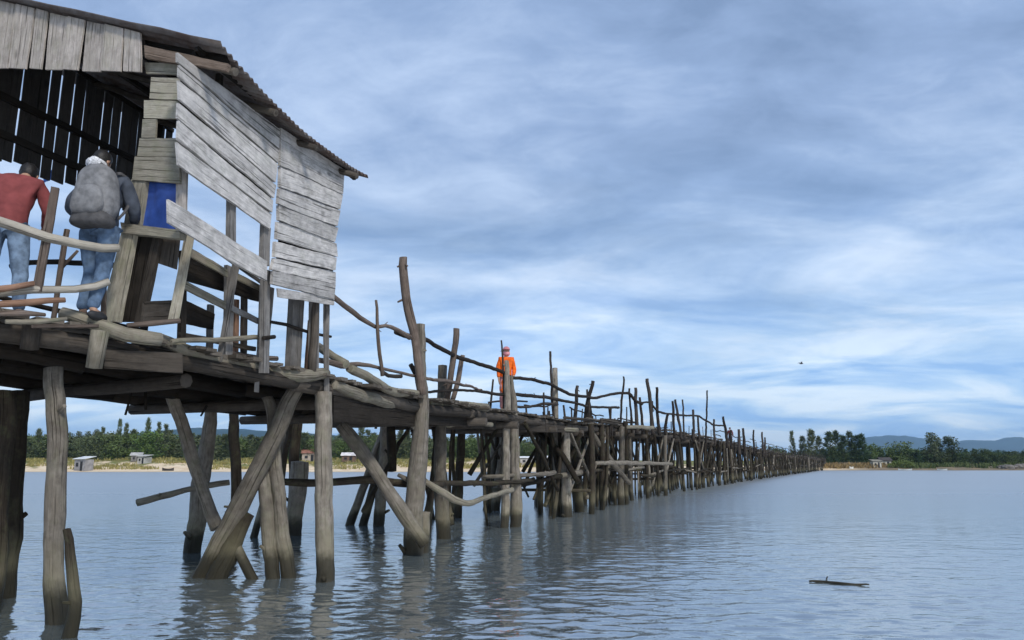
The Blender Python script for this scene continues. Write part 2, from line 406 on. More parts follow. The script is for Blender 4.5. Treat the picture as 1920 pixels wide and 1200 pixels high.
# --- railing on the near side by the hut
def rail(p, mat=W_RAIL, **k): pole(p, mat, 'railing_pole', knots=(2 if mat is not W_RAIL and len(p) > 3 else 0), **k)
rail([(-60, 395, 7.0, 11), (20, 424, 7.15, 11), (90, 448, 7.3, 11), (150, 459, 7.5, 10), (222, 464, 7.75, 9)], sides=14)
rail([(-50, 552, 7.0, 10), (60, 545, 7.3, 9), (140, 543, 7.5, 8), (204, 528, 7.7, 8)], sides=12)
def board(c4, Y4, mat, name='railing_stake', th=.035, dr=(-.3, .95)):
    """A sawn board given by its four seen corners and their distances."""
    p = [PY(x, y, Y) for (x, y), Y in zip(c4, Y4)]
    g = Geo(); slab(g, *p, V((dr[0], dr[1], 0)) * th); part(name, mat, g, Y4[0])
board([(96, 348), (60, 545), (78, 548), (110, 352)], [7.3, 7.3, 7.3, 7.3], W_STAKE)
board([(190, 440), (188, 600), (198, 600), (200, 440)], [7.9] * 4, W_STAKE)
board([(350, 418), (313, 602), (334, 606), (368, 428)], [8.25] * 4, W_STRIP)
board([(436, 492), (400, 700), (413, 700), (448, 498)], [9.1] * 4, W_GREY)
board([(486, 535), (477, 735), (485, 735), (499, 535)], [9.65] * 4, W_GREY)
board([(505, 538), (493, 690), (503, 690), (514, 540)], [9.8] * 4, W_GREY)
board([(606, 565), (608, 742), (617, 742), (618, 565)], [10.75] * 4, W_GREY)
rail([(238, 612, 7.95, 5), (285, 608, 8.1, 6), (338, 601, 8.25, 5)], W_STAKE)
rail([(322, 640, 8.3, 5), (400, 637, 8.9, 6), (490, 632, 9.6, 5)], W_EDGE)
rail([(415, 655, 9.3, 5), (460, 668, 9.8, 6), (520, 672, 10.2, 5)], W_STAKE)
# loose boards lying on the deck rim at the left
def loose(p, mat): pole(p, mat, 'loose_stick', sides=10)
loose([(-40, 546, 6.9, 8), (20, 537, 7.1, 7), (62, 531, 7.25, 6)], W_RED)
loose([(-30, 572, 6.95, 7), (50, 568, 7.15, 8), (122, 563, 7.4, 6)], W_RED)
loose([(-20, 590, 7.0, 5), (40, 590, 7.1, 7), (86, 591, 7.3, 4)], W_STAKE)
loose([(10, 602, 7.05, 5), (70, 602, 7.25, 6), (125, 598, 7.45, 4)], W_EDGE)
loose([(60, 612, 7.2, 4), (130, 610, 7.5, 4), (185, 611, 7.65, 4)], W_STAKE)
# far-side railing glimpsed behind the two people
rail([(20, 500, 11.5, 6), (90, 490, 11.6, 6), (230, 500, 12.4, 6)], W_DSTAKE)
pole([(125, 430, 9.3, 6), (112, 510, 9.3, 6), (98, 612, 9.3, 6)], W_STAKE, 'railing_stake')
pole([(112, 508, 9.3, 4), (130, 488, 9.3, 3.5), (146, 470, 9.3, 3)], W_STAKE, 'railing_pole')

# --- tall stakes and rails after the hut
def stake(p, mat=W_STAKE, knots=1, **k): pole(p, mat, 'railing_stake', knots=knots, **k)
stake([(704, 563, 12.3, 3), (711, 640, 12.3, 4), (717, 705, 12.3, 4.5)])
stake([(756, 483, 13.6, 9), (762, 560, 13.6, 9.5), (776, 620, 13.6, 10), (792, 740, 13.6, 9)], knots=3, sides=12)
stake([(856, 616, 16.2, 6.5), (849, 680, 16.2, 7), (838, 750, 16.2, 6)])
stake([(868, 666, 17.2, 5), (858, 720, 17.2, 5), (848, 752, 17.2, 5)])
stake([(770, 683, 13.7, 5), (780, 700, 13.8, 6)], W_DSTAKE)
stake([(940, 638, 19.6, 1.8), (944, 700, 19.6, 2.2), (945, 780, 19.6, 2.4)], W_DSTAKE)
for (x0, y0, x1, y1, Y, r) in ((1031, 659, 1038, 790, 23, 3), (1083, 723, 1076, 790, 26, 4), (1111, 714, 1096, 792, 27, 4.5), (1101, 730, 1108, 795, 27.5, 3), (1169, 706, 1163, 795, 30, 2.5),
                               (1181, 728, 1184, 795, 31, 2.5), (1191, 727, 1193, 797, 31.5, 4), (1200, 745, 1203, 798, 32, 3), (1213, 710, 1222, 797, 33.5, 4), (1222, 752, 1224, 800, 34, 4), (1231, 726, 1236, 800, 35, 3.5),
                               (1254, 775, 1248, 800, 37, 3), (1261, 752, 1264, 806, 38.5, 3), (1266, 749, 1276, 808, 39, 3), (1280, 749, 1283, 808, 41, 2), (1299, 768, 1300, 812, 43.5, 3), (1309, 780, 1310, 812, 45, 2.5),
                               (1326, 732, 1324, 815, 48, 2), (1339, 786, 1340, 818, 50, 2.5), (1356, 781, 1363, 824, 54, 3), (1371, 806, 1371, 826, 58, 2.5), (1385, 805, 1386, 836, 62, 3), (1393, 803, 1396, 836, 65, 3),
                               (1413, 806, 1414, 836, 72, 2), (1429, 810, 1431, 840, 79, 2.2), (1434, 820, 1435, 842, 82, 2)):
    stake([(x0, y0, Y, r * .8), ((x0 + x1) / 2 + R.uniform(-1, 1), (y0 + y1) / 2, Y, r * .95), (x1, y1, Y, r), (x1 + (x1 - x0) * .2, y1 + 16, Y, r)], W_DSTAKE, wob=.03)
rail([(565, 508, 10.3, 5), (600, 530, 10.75, 6), (627, 558, 11.1, 6), (655, 580, 11.6, 5.5), (685, 602, 12.1, 5), (705, 612, 12.35, 4.5), (722, 609, 12.7, 4), (745, 618, 13.1, 4.5), (768, 633, 13.5, 6)], W_STAKE)
rail([(742, 621, 13.4, 7), (775, 632, 13.75, 6), (800, 638, 14.3, 5), (832, 657, 15.4, 5), (866, 672, 16.8, 4.5), (905, 685, 18, 4), (935, 694, 19, 4), (962, 708, 20, 3.5),
      (1000, 712, 21.3, 3.5), (1035, 722, 22.7, 3.5), (1065, 738, 24.5, 3.5), (1090, 743, 26, 3), (1115, 746, 27.5, 3), (1140, 741, 28.7, 3), (1163, 737, 29.8, 3), (1180, 738, 30.6, 3), (1192, 752, 31.2, 3.2), (1203, 757, 31.8, 4)], W_DSTAKE)
rail([(600, 676, 10.9, 6), (640, 684, 11.3, 7), (670, 681, 11.8, 5), (705, 688, 12.3, 4), (745, 697, 13, 3.5), (790, 708, 14, 3.5), (825, 712, 15, 4), (870, 722, 17, 3), (903, 731, 18.4, 2)], W_STAKE)
rail([(712, 690, 12.4, 3.5), (728, 704, 12.7, 4), (752, 706, 13.1, 4)], W_DSTAKE)
rail([(795, 736, 14.5, 3), (870, 732, 17, 3), (930, 738, 19, 3.5), (975, 740, 20.2, 4), (1030, 746, 22.6, 3.5), (1062, 752, 24, 3), (1110, 763, 27, 2.5), (1160, 764, 29.8, 2.5)], W_DSTAKE)
rail([(960, 763, 19.8, 2.5), (990, 763, 21, 2.5), (1020, 757, 22.2, 3), (1045, 758, 23, 3)], W_DSTAKE)
rail([(590, 645, 12.3, 7), (612, 660, 11.6, 9), (650, 683, 11.3, 10)], W_EDGE)
rail([(1204, 756, 32, 2), (1218, 755, 33.4, 2), (1236, 772, 35, 2.5), (1262, 777, 38.5, 2), (1283, 779, 41, 2), (1308, 780, 45, 2), (1326, 790, 48, 2), (1340, 797, 50, 2), (1356, 798, 54, 1.6)], W_DSTAKE)

# --- the rest of the bridge: bents of posts every few metres, growing to the far shore
y = 24.5
bent = 0
while y < 178:
    e = edge(y); d = edir(y); n = inw(y); w = lerp_tab(WD, y); z = e.z
    big = y < 60
    def fp(across, along, zz, sc_=0.0): return e + n * across + d * along + V((0, 0, zz - e.z))
    k = 3 if y < 45 else (3 if y < 90 else 2)
    for j in range(k):
        a0 = w * (j / (k - 1) if k > 1 else .5) + R.uniform(-.35, .25); l0 = R.uniform(-.7, .7); r = R.uniform(.06, .115)
        top = fp(a0 * .92 + R.uniform(-.2, .2), l0 + R.uniform(-.35, .35), z - .05)
        bot = fp(a0, l0, -.8)
        g = Geo(); mid = bot.lerp(top, .5) + V((R.uniform(-.06, .06), R.uniform(-.06, .06), 0))
        log(g, [(bot, r), (mid, r * .95), (top, r * .85)], sides=8 if big else 6, seg=.5 if big else 2); part('post', W_POST if R.random() < .18 else W_DARKPOST, g, y)
    # crowd of extra props on the near side
    for j in range(5 if y < 60 else (7 if y < 110 else 5)):
        a0 = R.uniform(-.25, w * .6); l0 = R.uniform(-1.4, 1.4); r = R.uniform(.035, .085); lean = R.uniform(-.7, .7)
        g = Geo(); b_ = fp(a0, l0 - lean, -.6); t_ = fp(a0 + R.uniform(-.2, .3), l0 + lean, z - R.uniform(.05, .3))
        log(g, [(b_, r), (b_.lerp(t_, .5) + V((R.uniform(-.08, .08), 0, 0)), r), (t_, r * .8)], sides=8 if big else 6, seg=.6 if big else 2)
        part('post', W_POST if R.random() < .16 else W_DARKPOST, g, y)
    # crossed braces and ties
    for s in (0, 1, 0, 1):
        if R.random() < .7:
            a0 = (0 if R.random() < .6 else w) + R.uniform(-.1, .1); g = Geo()
            log(g, [(fp(a0, -1.6 + 3.2 * s, R.uniform(.2, .9)), .06), (fp(a0, 1.4 - 2.8 * s, z - .25), .045)], sides=6, seg=.8); part('brace', W_DARKPOST if R.random() < .6 else W_POST, g, y)
    if R.random() < .85:
        g = Geo(); h = R.uniform(.95, 1.5); log(g, [(fp(-.12, -1.9, h + R.uniform(-.15, .15)), .06), (fp(-.1, 1.9, h + R.uniform(-.15, .15)), .05)], sides=6, seg=.8); part('tie_log', W_POST if R.random() < .5 else W_DARKPOST, g, y)
    if R.random() < .7:
        g = Geo(); h = R.uniform(.7, 1.4); log(g, [(fp(-.35, 0, h), .055), (fp(w + .3, R.uniform(-.3, .3), h + R.uniform(-.1, .1)), .05)], sides=6, seg=1); part('tie_log', W_DARKPOST, g, y)
    # railing stakes and rails of the far side, and of the near side beyond the ones measured above
    step = 2.7 if y < 60 else 3.4
    # odd lengths of timber left along both rims, and short stubs
    for j in range(3):
        side = 0 if R.random() < .6 else 1; a0 = R.uniform(-.18, .1) if side == 0 else w + R.uniform(-.1, .15)
        g = Geo(); l0 = R.uniform(-1.2, 1.2); Lq = R.uniform(.6, 1.7); zz = z + R.uniform(.02, .13)
        log(g, [(fp(a0, l0 - Lq, zz), .05), (fp(a0 + R.uniform(-.1, .1), l0 + Lq, zz + R.uniform(-.04, .12)), .04)], sides=6, seg=.8); part('edge_log', W_DECK if R.random() < .5 else W_BEAM, g, y)
        g = Geo(); a0 = (0 if R.random() < .45 else w) + R.uniform(-.1, .1); l0 = R.uniform(-1.3, 1.3); r = R.uniform(.025, .05)
        log(g, [(fp(a0, l0, z - .4), r), (fp(a0 + R.uniform(-.1, .1), l0 + R.uniform(-.25, .25), z + R.uniform(.15, .75)), r * .8)], sides=6, seg=.6); part('railing_stake', W_DSTAKE, g, y)
    for side in (0, 1):
        if side == 0 and y < 84: continue
        a0 = -.05 if side == 0 else w + .05
        hh = R.uniform(.45, .95) if R.random() < .85 else R.uniform(1.0, 1.5)
        g = Geo(); log(g, [(fp(a0, R.uniform(-.5, .5), z - .3), .05), (fp(a0 + R.uniform(-.15, .15), R.uniform(-.6, .6), z + hh), .035)], sides=6, seg=1); part('railing_stake', W_DSTAKE, g, y)
    for side in (0, 1):
        if side == 0 and y < 52: continue
        a0 = 0 if side == 0 else w
        for hh in (.75, .4):
            if R.random() < (.75 if hh > .5 else .5):
                e2 = edge(y + step); n2 = inw(y + step); w2 = lerp_tab(WD, y + step)
                g = Geo(); p1 = fp(a0, -.3, z + hh + R.uniform(-.12, .12)); p2 = e2 + n2 * (a0 if side == 0 else w2) + V((0, 0, hh + R.uniform(-.12, .12)))
                log(g, [(p1, .035), (p1.lerp(p2, .5) + V((0, 0, R.uniform(-.12, .08))), .035), (p2, .03)], sides=6, seg=.7 if big else 2, wob=.03); part('railing_pole', W_DSTAKE, g, y)
    y += step; bent += 1

for _ in range(46):
    yy = R.uniform(17.5, 34); e = edge(yy); n = inw(yy); d = edir(yy); w = lerp_tab(WD, yy); f = R.uniform(-.05, 1.02) * w; kind_ = R.random(); g = Geo(); r = R.uniform(.03, .065)
    if kind_ < .55:      # thin leaning props
        b_ = e + n * f + d * R.uniform(-.9, .9); b_.z = -.6; t_ = e + n * (f + R.uniform(-.4, .4)) + d * R.uniform(-.9, .9); t_.z = e.z - R.uniform(.08, .3)
        log(g, [(b_, r), (b_.lerp(t_, .5) + n * R.uniform(-.08, .08), r), (t_, r * .8)], sides=8, seg=.4, wob=.03, knots=1); part('post', W_DARKPOST if R.random() < .7 else W_POST, g, yy)
    elif kind_ < .8:     # crossed braces
        b_ = e + n * f - d * 1.3; b_.z = R.uniform(.2, .9); t_ = e + n * f + d * 1.2; t_.z = e.z - .25
        if R.random() < .5: b_.z, t_.z = t_.z, b_.z
        log(g, [(b_, r), (t_, r * .9)], sides=8, seg=.4, wob=.03); part('brace', W_DARKPOST, g, yy)
    else:                # short stakes on the rims
        ff = (0 if R.random() < .3 else w); b_ = e + n * ff; b_.z = e.z - .4; t_ = b_ + d * R.uniform(-.3, .3); t_.z = e.z + R.uniform(.2, .8)
        log(g, [(b_, .035), (t_, .025)], sides=8, seg=.3, wob=.02); part('railing_stake', W_DSTAKE, g, yy)
# --- deck: cross planks, and long beams below
g = Geo(); y = 5.6
while y < 181:
    e = edge(y); n = inw(y); w = lerp_tab(WD, y)
    pw = R.uniform(.11, .19) if y < 30 else (R.uniform(.22, .34) if y < 70 else .6)
    d = edir(y)
    a = e - n * R.uniform(-.06, .20) + V((0, 0, R.uniform(-.012, .022))); b = e + n * (w + R.uniform(-.1, .18)) + V((0, 0, R.uniform(-.012, .022)))
    hw = d * (pw / 2)
    slab(g, a + hw, b + hw, b - hw, a - hw, V((0, 0, -R.uniform(.03, .05))), n=5, jit=.01, warp=.012)
    y += (pw + R.uniform(.004, .03)) * d.y
part('deck', W_DECK, g, 8)
ys = [5.6, 8.0, 10.5, 13.5, 16.5, 20, 24, 28, 32, 37, 42, 48, 55, 63, 72, 82, 93, 105, 118, 132, 148, 164, 180]
for i, (a, b) in enumerate(zip(ys, ys[1:])):
    for f in (.02, .34, .66, .98):
        g = Geo(); p = []
        for t in (0, .33, .66, 1):
            yy = a - .2 + (b + .4 - a) * t; e = edge(yy); p.append((e + inw(yy) * lerp_tab(WD, yy) * f + V((0, 0, -.17 + R.uniform(-.015, .015))), .095 + R.uniform(-.01, .02)))
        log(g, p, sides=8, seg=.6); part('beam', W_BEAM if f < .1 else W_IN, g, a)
yy = 6.2
while yy < 178:
    e = edge(yy); n = inw(yy); w = lerp_tab(WD, yy)
    g = Geo(); log(g, [(e - n * (R.uniform(.05, .3) if yy > 15 else -.25) + V((0, 0, -.34)), .09), (e + n * (w + R.uniform(.05, .3)) + V((0, 0, -.34)), .085)], sides=8, seg=.8); part('crossbeam', W_BEAM, g, yy)
    yy += 2.6 if yy < 60 else 4.0

for name, lst in parts.items():
    lst.sort(key=lambda q: q[0])
    for (_, mat, g) in lst[:95]: g.build(name, mat, bridge)
    rest = lst[95:]
    if rest:
        mats = []; G2 = Geo()
        for (_, mat, g) in rest:
            if mat not in mats: mats.append(mat)
            o = len(G2.v); G2.v += g.v; G2.f += [tuple(i + o for i in f) for f in g.f]; G2.uv += g.uv; G2.rn += g.rn; G2.sm += g.sm; G2.mi += [mats.index(mat)] * len(g.f)
        ob = G2.build(name, mats, bridge); ob['kind'] = 'stuff'

# ------------------------------------------------------------------ the plank hut standing on the bridge
HA, HB = V((-3.4, 7.95, 2.83)), V((-2.43, 11.0, 2.76))
hb = (HB - HA); hb.z = 0; hb.normalize(); hout = V((hb.y, -hb.x, 0)); hin = -hout
PB = (HA, hout)
PA = (HA - hb * .05, hb)
PG = None
def off(pl, d): return (pl[0] + pl[1] * d, pl[1])
hut = thing('wooden_hut', 'open fronted plank hut with corrugated roof built on the near end of the bridge', 'hut', tuple(HA + hin * 1.8 + hb * 1.5))
C1 = PY(420, 92, 7.72); C2 = PY(686, 331, 11.15)
eL = (C2 - C1).length; ed = (C2 - C1); ed.z = 0; eLh = ed.length; ed.normalize(); ein = V((-ed.y, ed.x, 0))
far_pt = VP(0, -3, (C1, ed)); PG = (C1 + ed * .05, ed)
KS = (far_pt.z - C1.z) / max(.1, (far_pt - C1).dot(ein))
def roofz(p):
    a = (p - C1).dot(ed) / eLh; i = (p - C1).dot(ein)
    return C1.z + (C2.z - C1.z) * a - .62 * a * (1 - a) * max(0, 1 - i / 2.6) + KS * i
# side wall: two bays of clapboards
wb = Geo()
def wboard(g, pts, pl, inset=0.0, th=.025, lap=0.0, **k):
    q = [VP(x, y, off(pl, inset + (lap if k_ > 1 else 0))) for k_, (x, y) in enumerate(pts)]
    nn = pl[1] if (q[0] - CAM).dot(pl[1]) > 0 else -pl[1]
    slab(g, *q, nn * th, **k)
Lx = [(336, 100), (336, 122), (336, 150), (336, 192), (335, 227), (333, 266), (337, 316)]
Rx = [(530, 246), (526, 285), (521, 308), (516, 346), (512, 375), (510, 402), (507, 434)]
for i in range(6):
    wboard(wb, [Lx[i], Rx[i], (Rx[i + 1][0], Rx[i + 1][1] - 4.2), (Lx[i + 1][0], Lx[i + 1][1] - 5.5)], PB, R.uniform(-.004, .012), th=.03, lap=.006, n=30, jit=.010, warp=.010)
La = [(526, 238), (526, 312), (525, 352), (523, 384), (521, 415), (519, 452), (516, 484), (513, 508), (511, 534)]
Ra = [(646, 318), (643, 366), (638, 394), (635, 427), (631, 456), (631, 484), (630, 510), (629, 534), (627, 563)]
for i in range(8):
    wboard(wb, [La[i], Ra[i], (Ra[i + 1][0] + R.uniform(-3, 2), Ra[i + 1][1] - 2.2), (La[i + 1][0] + R.uniform(-2, 3), La[i + 1][1] - 2.2)], PB, .012 + R.uniform(.0, .01), th=.045, lap=.016, n=30, jit=.013, warp=.012)
wboard(wb, [(520, 540), (628, 560), (627, 572), (522, 556)], PB, .03)
wb.build('side_wall', W_WALL, hut)
seam_sh = Geo()  # added dark strips behind the board seams, standing in for the dim interior
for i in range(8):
    wboard(seam_sh, [(La[i + 1][0] + 4, La[i + 1][1] - 9), (Ra[i + 1][0] - 6, Ra[i + 1][1] - 9), (Ra[i + 1][0] - 6, Ra[i + 1][1] + 5), (La[i + 1][0] + 4, La[i + 1][1] + 5)] if i < 7 else [(La[8][0] + 4, La[8][1] - 9), (Ra[8][0] - 6, Ra[8][1] - 9), (Ra[8][0] - 6, Ra[8][1] - 4), (La[8][0] + 4, La[8][1] - 4)], PB, -.05, th=.012, n=6)
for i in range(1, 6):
    wboard(seam_sh, [(Lx[i][0] + 5, Lx[i][1] - 14), (Rx[i][0] - 4, Rx[i][1] - 12), (Rx[i][0] - 4, Rx[i][1] + 7), (Lx[i][0] + 5, Lx[i][1] + 8)], PB, -.04, th=.012, n=6)
seam_sh.build('seam_shade_strips', W_IN, hut)
for x0 in (352, 400, 470, 548, 612):
    t_ = (VP(x0, 400, PB) - HA).dot(hb); p = HA + hb * t_ + hin * .06; ztop = roofz(p) - .06; zb_ = {352: 4.75, 400: 4.6, 470: 4.55}.get(x0, 4.0)
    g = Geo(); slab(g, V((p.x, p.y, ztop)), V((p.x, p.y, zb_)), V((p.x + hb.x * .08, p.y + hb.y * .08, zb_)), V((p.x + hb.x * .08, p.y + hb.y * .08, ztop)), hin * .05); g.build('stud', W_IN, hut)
g = Geo(); wboard(g, [(314, 374), (502, 490), (500, 527), (317, 420)], PB, .06, th=.03, n=18, jit=.012); g.build('window_sill', W_WALL, hut)
for q in ([(432, 372), (443, 378), (442, 460), (431, 455)], [(496, 420), (509, 428), (506, 500), (493, 494)]):
    g = Geo(); slab(g, *[VP(x, y, off(PB, -.05)) for x, y in (q[0], q[3], q[2], q[1])], hin * .06); g.build('mullion', W_GREY, hut)
# gable fascia of upright boards over the entrance
gb = Geo(); bx = [-210, -168, -122, -80, -40, -8, 28, 66, 91, 128, 163, 200, 237, 270]; bt = [-200, -160, -118, -76, -40, -10, 17, 55, 82, 120, 152, 192, 232, 271]
for i in range(len(bx) - 1):
    yb = 128 + max(0, bt[i]) * .03 + R.uniform(-1.2, 1.5)
    bl = VP(bt[i] + R.uniform(1.6, 3.4), yb, PG); br = VP(bt[i + 1] - R.uniform(1.6, 3.4), yb + 1, PG)
    tl = VP(bx[i] + 1.2, 40, PG); tr = VP(bx[i + 1] - 1.2, 40, PG)
    tl.z = roofz(tl) - .012; tr.z = roofz(tr) - .012
    o = -hb * R.uniform(.0, .03)
    slab(gb, tl + o, bl + o, br + o, tr + o, hb * .022, n=8, jit=.006, warp=.008)
gb.build('gable_boards', W_GABLE, hut)
g = Geo(); wboard(g, [(270, 84), (428, 119), (424, 133), (272, 108)], PA, -.10, th=.05); g.build('eave_board', W_EAVE, hut)
g = Geo(); wboard(g, [(272, 64), (425, 103), (425, 118), (272, 84)], PA, .05, th=.05); g.build('eave_beam', W_IN, hut)
# narrow corner wall of short mossy boards
cw = Geo()
for q in ([(272, 117), (336, 118), (336, 140), (274, 138)], [(283, 144), (346, 146), (345, 187), (279, 184)], [(271, 187), (335, 189), (334, 223), (269, 221)],
          [(268, 224), (293, 224), (292, 258), (266, 258)], [(262, 258), (333, 259), (332, 294), (256, 292)], [(252, 293), (336, 296), (337, 343), (246, 338)]):
    wboard(cw, q, PA, R.uniform(-.02, 0), jit=.008)
cw.build('corner_wall', W_STRIP, hut)
def hpart(name, q, pl, mat, inset=0.0, th=.06, tall=True):
    g = Geo(); p = [VP(x, y, off(pl, inset)) for x, y in q]
    nn = pl[1] if (p[0] - CAM).dot(pl[1]) > 0 else -pl[1]
    if tall: p = [p[0], p[3], p[2], p[1]]
    slab(g, *p, nn * th, n=10, jit=.006); return g.build(name, mat, hut)
hpart('corner_post', [(247, 336), (274, 336), (262, 422), (232, 420)], PA, W_STRIP, .0, .07)
hpart('corner_post', [(229, 430), (252, 432), (220, 604), (186, 603)], PA, W_STRIP, -.04, .07)
hpart('corner_post', [(329, 250), (345, 255), (342, 432), (330, 430)], PA, W_GABLE, .02, .08)
hpart('corner_sill', [(226, 417), (337, 431), (337, 447), (228, 436)], PA, W_STRIP, -.08, .10, False)
hpart('corner_panel', [(250, 440), (290, 444), (262, 604), (220, 604)], PA, W_IN, .06, .02)
hpart('corner_panel', [(290, 444), (336, 448), (330, 506), (284, 490)], PA, W_BEAM, .08, .02)
hpart('corner_post', [(287, 446), (301, 446), (268, 604), (252, 604)], PA, W_BEAM, .03, .05)
hpart('end_post', [(551, 556), (571, 556), (563, 706), (544, 704)], PB, W_GREY, -.30, .09)
hpart('end_post', [(588, 560), (600, 560), (597, 706), (586, 706)], PB, W_GREY, -.12, .07)
hpart('end_post', [(496, 505), (507, 508), (504, 700), (494, 700)], PB, W_GREY, -.10, .07)
hpart('end_post', [(580, 600), (586, 600), (582, 704), (572, 704)], PB, W_RED, -.5, .03)
g = Geo(); log(g, [(VP(490, 600, off(PB, -.25)), .02), (VP(560, 617, off(PB, -.25)), .025), (VP(621, 631, off(PB, -.15)), .02)], sides=8); g.build('end_rail', W_DSTAKE, hut)
g = Geo(); log(g, [(VP(494, 634, off(PB, -.10)), .03), (VP(515, 632, off(PB, -.10)), .03)], sides=8); g.build('end_rail', W_DSTAKE, hut)
# far posts and the slatted far wall
FW = HA + hin * 3.55
for t in (-.05, 3.15):
    p = FW + hb * t; g = Geo(); log(g, [(V((p.x, p.y, 2.75)), .07), (V((p.x, p.y, roofz(p) - .05)), .06)], sides=10); g.build('far_post', W_IN, hut)
p = VP(606, 560, PB) + hin * .12; g = Geo(); log(g, [(V((p.x, p.y, 2.75)), .055), (V((p.x, p.y, roofz(p) - .05)), .05)], sides=10); g.build('end_post', W_BEAM, hut)
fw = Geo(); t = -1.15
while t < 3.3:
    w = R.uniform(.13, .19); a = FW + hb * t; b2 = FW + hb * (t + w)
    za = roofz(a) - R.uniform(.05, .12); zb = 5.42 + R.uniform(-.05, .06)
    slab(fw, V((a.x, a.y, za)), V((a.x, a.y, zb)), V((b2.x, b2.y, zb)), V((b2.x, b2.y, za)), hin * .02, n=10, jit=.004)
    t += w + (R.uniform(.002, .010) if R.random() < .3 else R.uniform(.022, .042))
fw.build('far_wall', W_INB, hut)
for zz in (5.75, 6.25):
    a = FW - hb * 1.15 - hin * .05; b2 = FW + hb * 3.3 - hin * .05
    g = Geo(); slab(g, V((a.x, a.y, zz + .05)), V((b2.x, b2.y, zz + .05)), V((b2.x, b2.y, zz - .05)), V((a.x, a.y, zz - .05)), hin * .04); g.build('batten', W_IN, hut)
a = FW - hb * .3; b2 = FW + hb * 3.2
g = Geo(); log(g, [(V((a.x, a.y, 3.65)), .035), (V((b2.x, b2.y, 3.6)), .035)], sides=8); g.build('far_rail', W_DSTAKE, hut)
# rafters and purlins
for t in (.12, .9, 1.8, 2.9):
    a = HA + hb * t + hout * .3; b2 = HA + hb * t + hin * 3.8
    g = Geo(); log(g, [(V((a.x, a.y, roofz(a) - .09)), .045), (V((b2.x, b2.y, roofz(b2) - .09)), .045)], sides=8); g.build('rafter', W_BEAM if t > 1 else W_DECK, hut)
for i_ in (.0, 1.2, 2.4, 3.5):
    a = HA - hb * .15 + hin * i_; b2 = HB + hb * .2 + hin * i_
    g = Geo(); slab(g, *[V((q.x, q.y, roofz(q) - .03 - dz)) for q, dz in ((a, 0), (b2, 0), (b2, .06), (a, .06))], hin * .05); g.build('purlin', W_IN, hut)
# corrugated roof
def mk_roof():
    m, nt = newmat('rusty_corrugated_sheet'); L = nt.links
    tc = N(nt, 'ShaderNodeTexCoord'); n = N(nt, 'ShaderNodeTexNoise'); n.inputs['Scale'].default_value = 3; n.inputs['Detail'].default_value = 8; n.inputs['Roughness'].default_value = .7
    L.new(tc.outputs['Object'], n.inputs['Vector'])
    c = mixc(nt, ramp_(nt, n.outputs[0], [(.4, 0.0), (.6, 1.0)]), (.07, .05, .042), (.12, .11, .105))
    b = N(nt, 'ShaderNodeBsdfPrincipled'); L.new(c, b.inputs['Base Color']); b.inputs['Roughness'].default_value = .75; b.inputs['Specular IOR Level'].default_value = .2
    o = N(nt, 'ShaderNodeOutputMaterial'); L.new(b.outputs[0], o.inputs[0]); return m
rf = Geo(); nu, nv = 34 * 6, 12
for layer in (0, 1):
    base = len(rf.v)
    for i in range(nu + 1):
        u = -.02 + 1.04 * i / nu; ragged = .018 * noise.noise(V((u * 40, 3, 0))) + .03 * noise.noise(V((u * 6, 9, 0)))
        for j in range(nv + 1):
            p = C1 + ed * (u * eLh) + ein * (4.75 * j / nv + (ragged if j == 0 else 0))
            p = V((p.x, p.y, roofz(V((p.x, p.y, 0))) + .022 * math.sin(2 * math.pi * u * 34) + .02 * noise.noise(V((u * 5, j * .7, 2))) - layer * .012 + .02))
            rf.v.append(p)
    for i in range(nu):
        for j in range(nv):
            q = [base + i * (nv + 1) + j, base + (i + 1) * (nv + 1) + j, base + (i + 1) * (nv + 1) + j + 1, base + i * (nv + 1) + j + 1]
            if layer: q.reverse()
            rf.face(q, [(0, 0)] * 4, .5, True)
nb = (nu + 1) * (nv + 1)
for i in range(nu):
    a = i * (nv + 1); b2 = (i + 1) * (nv + 1); rf.face((a, a + nb, b2 + nb, b2), [(0, 0)] * 4, .5)
for j in range(nv):
    rf.face((j, j + 1, j + 1 + nb, j + nb), [(0, 0)] * 4, .5); k = nu * (nv + 1) + j; rf.face((k, k + nb, k + 1 + nb, k + 1), [(0, 0)] * 4, .5)
rf.build('roof', mk_roof(), hut)
# counter of rough boards just inside the side wall
cnt = thing('plank_counter', 'dark rough plank counter inside the hut, behind the slanting rail stakes', 'counter', tuple(HA + hb * 1.4 + hin * .5))
def cpart(name, q, mat, inset, th=.03, tall=False):
    g = Geo(); p = [VP(x, y, off(PB, inset)) for x, y in q]
    if tall: p = [p[0], p[3], p[2], p[1]]
    slab(g, *p, hin * th); return g.build(name, mat, cnt)
cpart('top_board', [(352, 462), (428, 505), (428, 519), (352, 477)], W_EDGE, -.35)
cpart('top_board', [(366, 437), (494, 528), (494, 534), (366, 445)], W_GREY, -.55)
cpart('top_board', [(446, 512), (492, 536), (492, 546), (446, 524)], W_EDGE, -.38)
cpart('shelf_board', [(338, 522), (424, 566), (424, 580), (338, 538)], W_EDGE, -.35)
cpart('shelf_board', [(434, 571), (486, 597), (486, 607), (434, 583)], W_GREY, -.35)
cpart('back_panel', [(352, 476), (492, 545), (488, 566), (344, 524)], W_IN, -.55)
cpart('lower_panel', [(346, 562), (402, 588), (398, 618), (342, 606)], W_IN, -.6)
cpart('floor_board', [(272, 566), (334, 562), (332, 604), (266, 606)], W_BEAM, -.5)
cpart('leg', [(426, 497), (439, 503), (437, 670), (424, 668)], W_GREY, -.40, .05, True)
cpart('leg', [(457, 540), (464, 543), (463, 680), (456, 680)], W_BEAM, -.65, .05, True)
cpart('leg', [(342, 470), (350, 475), (348, 660), (338, 658)], W_IN, -.5, .05, True)
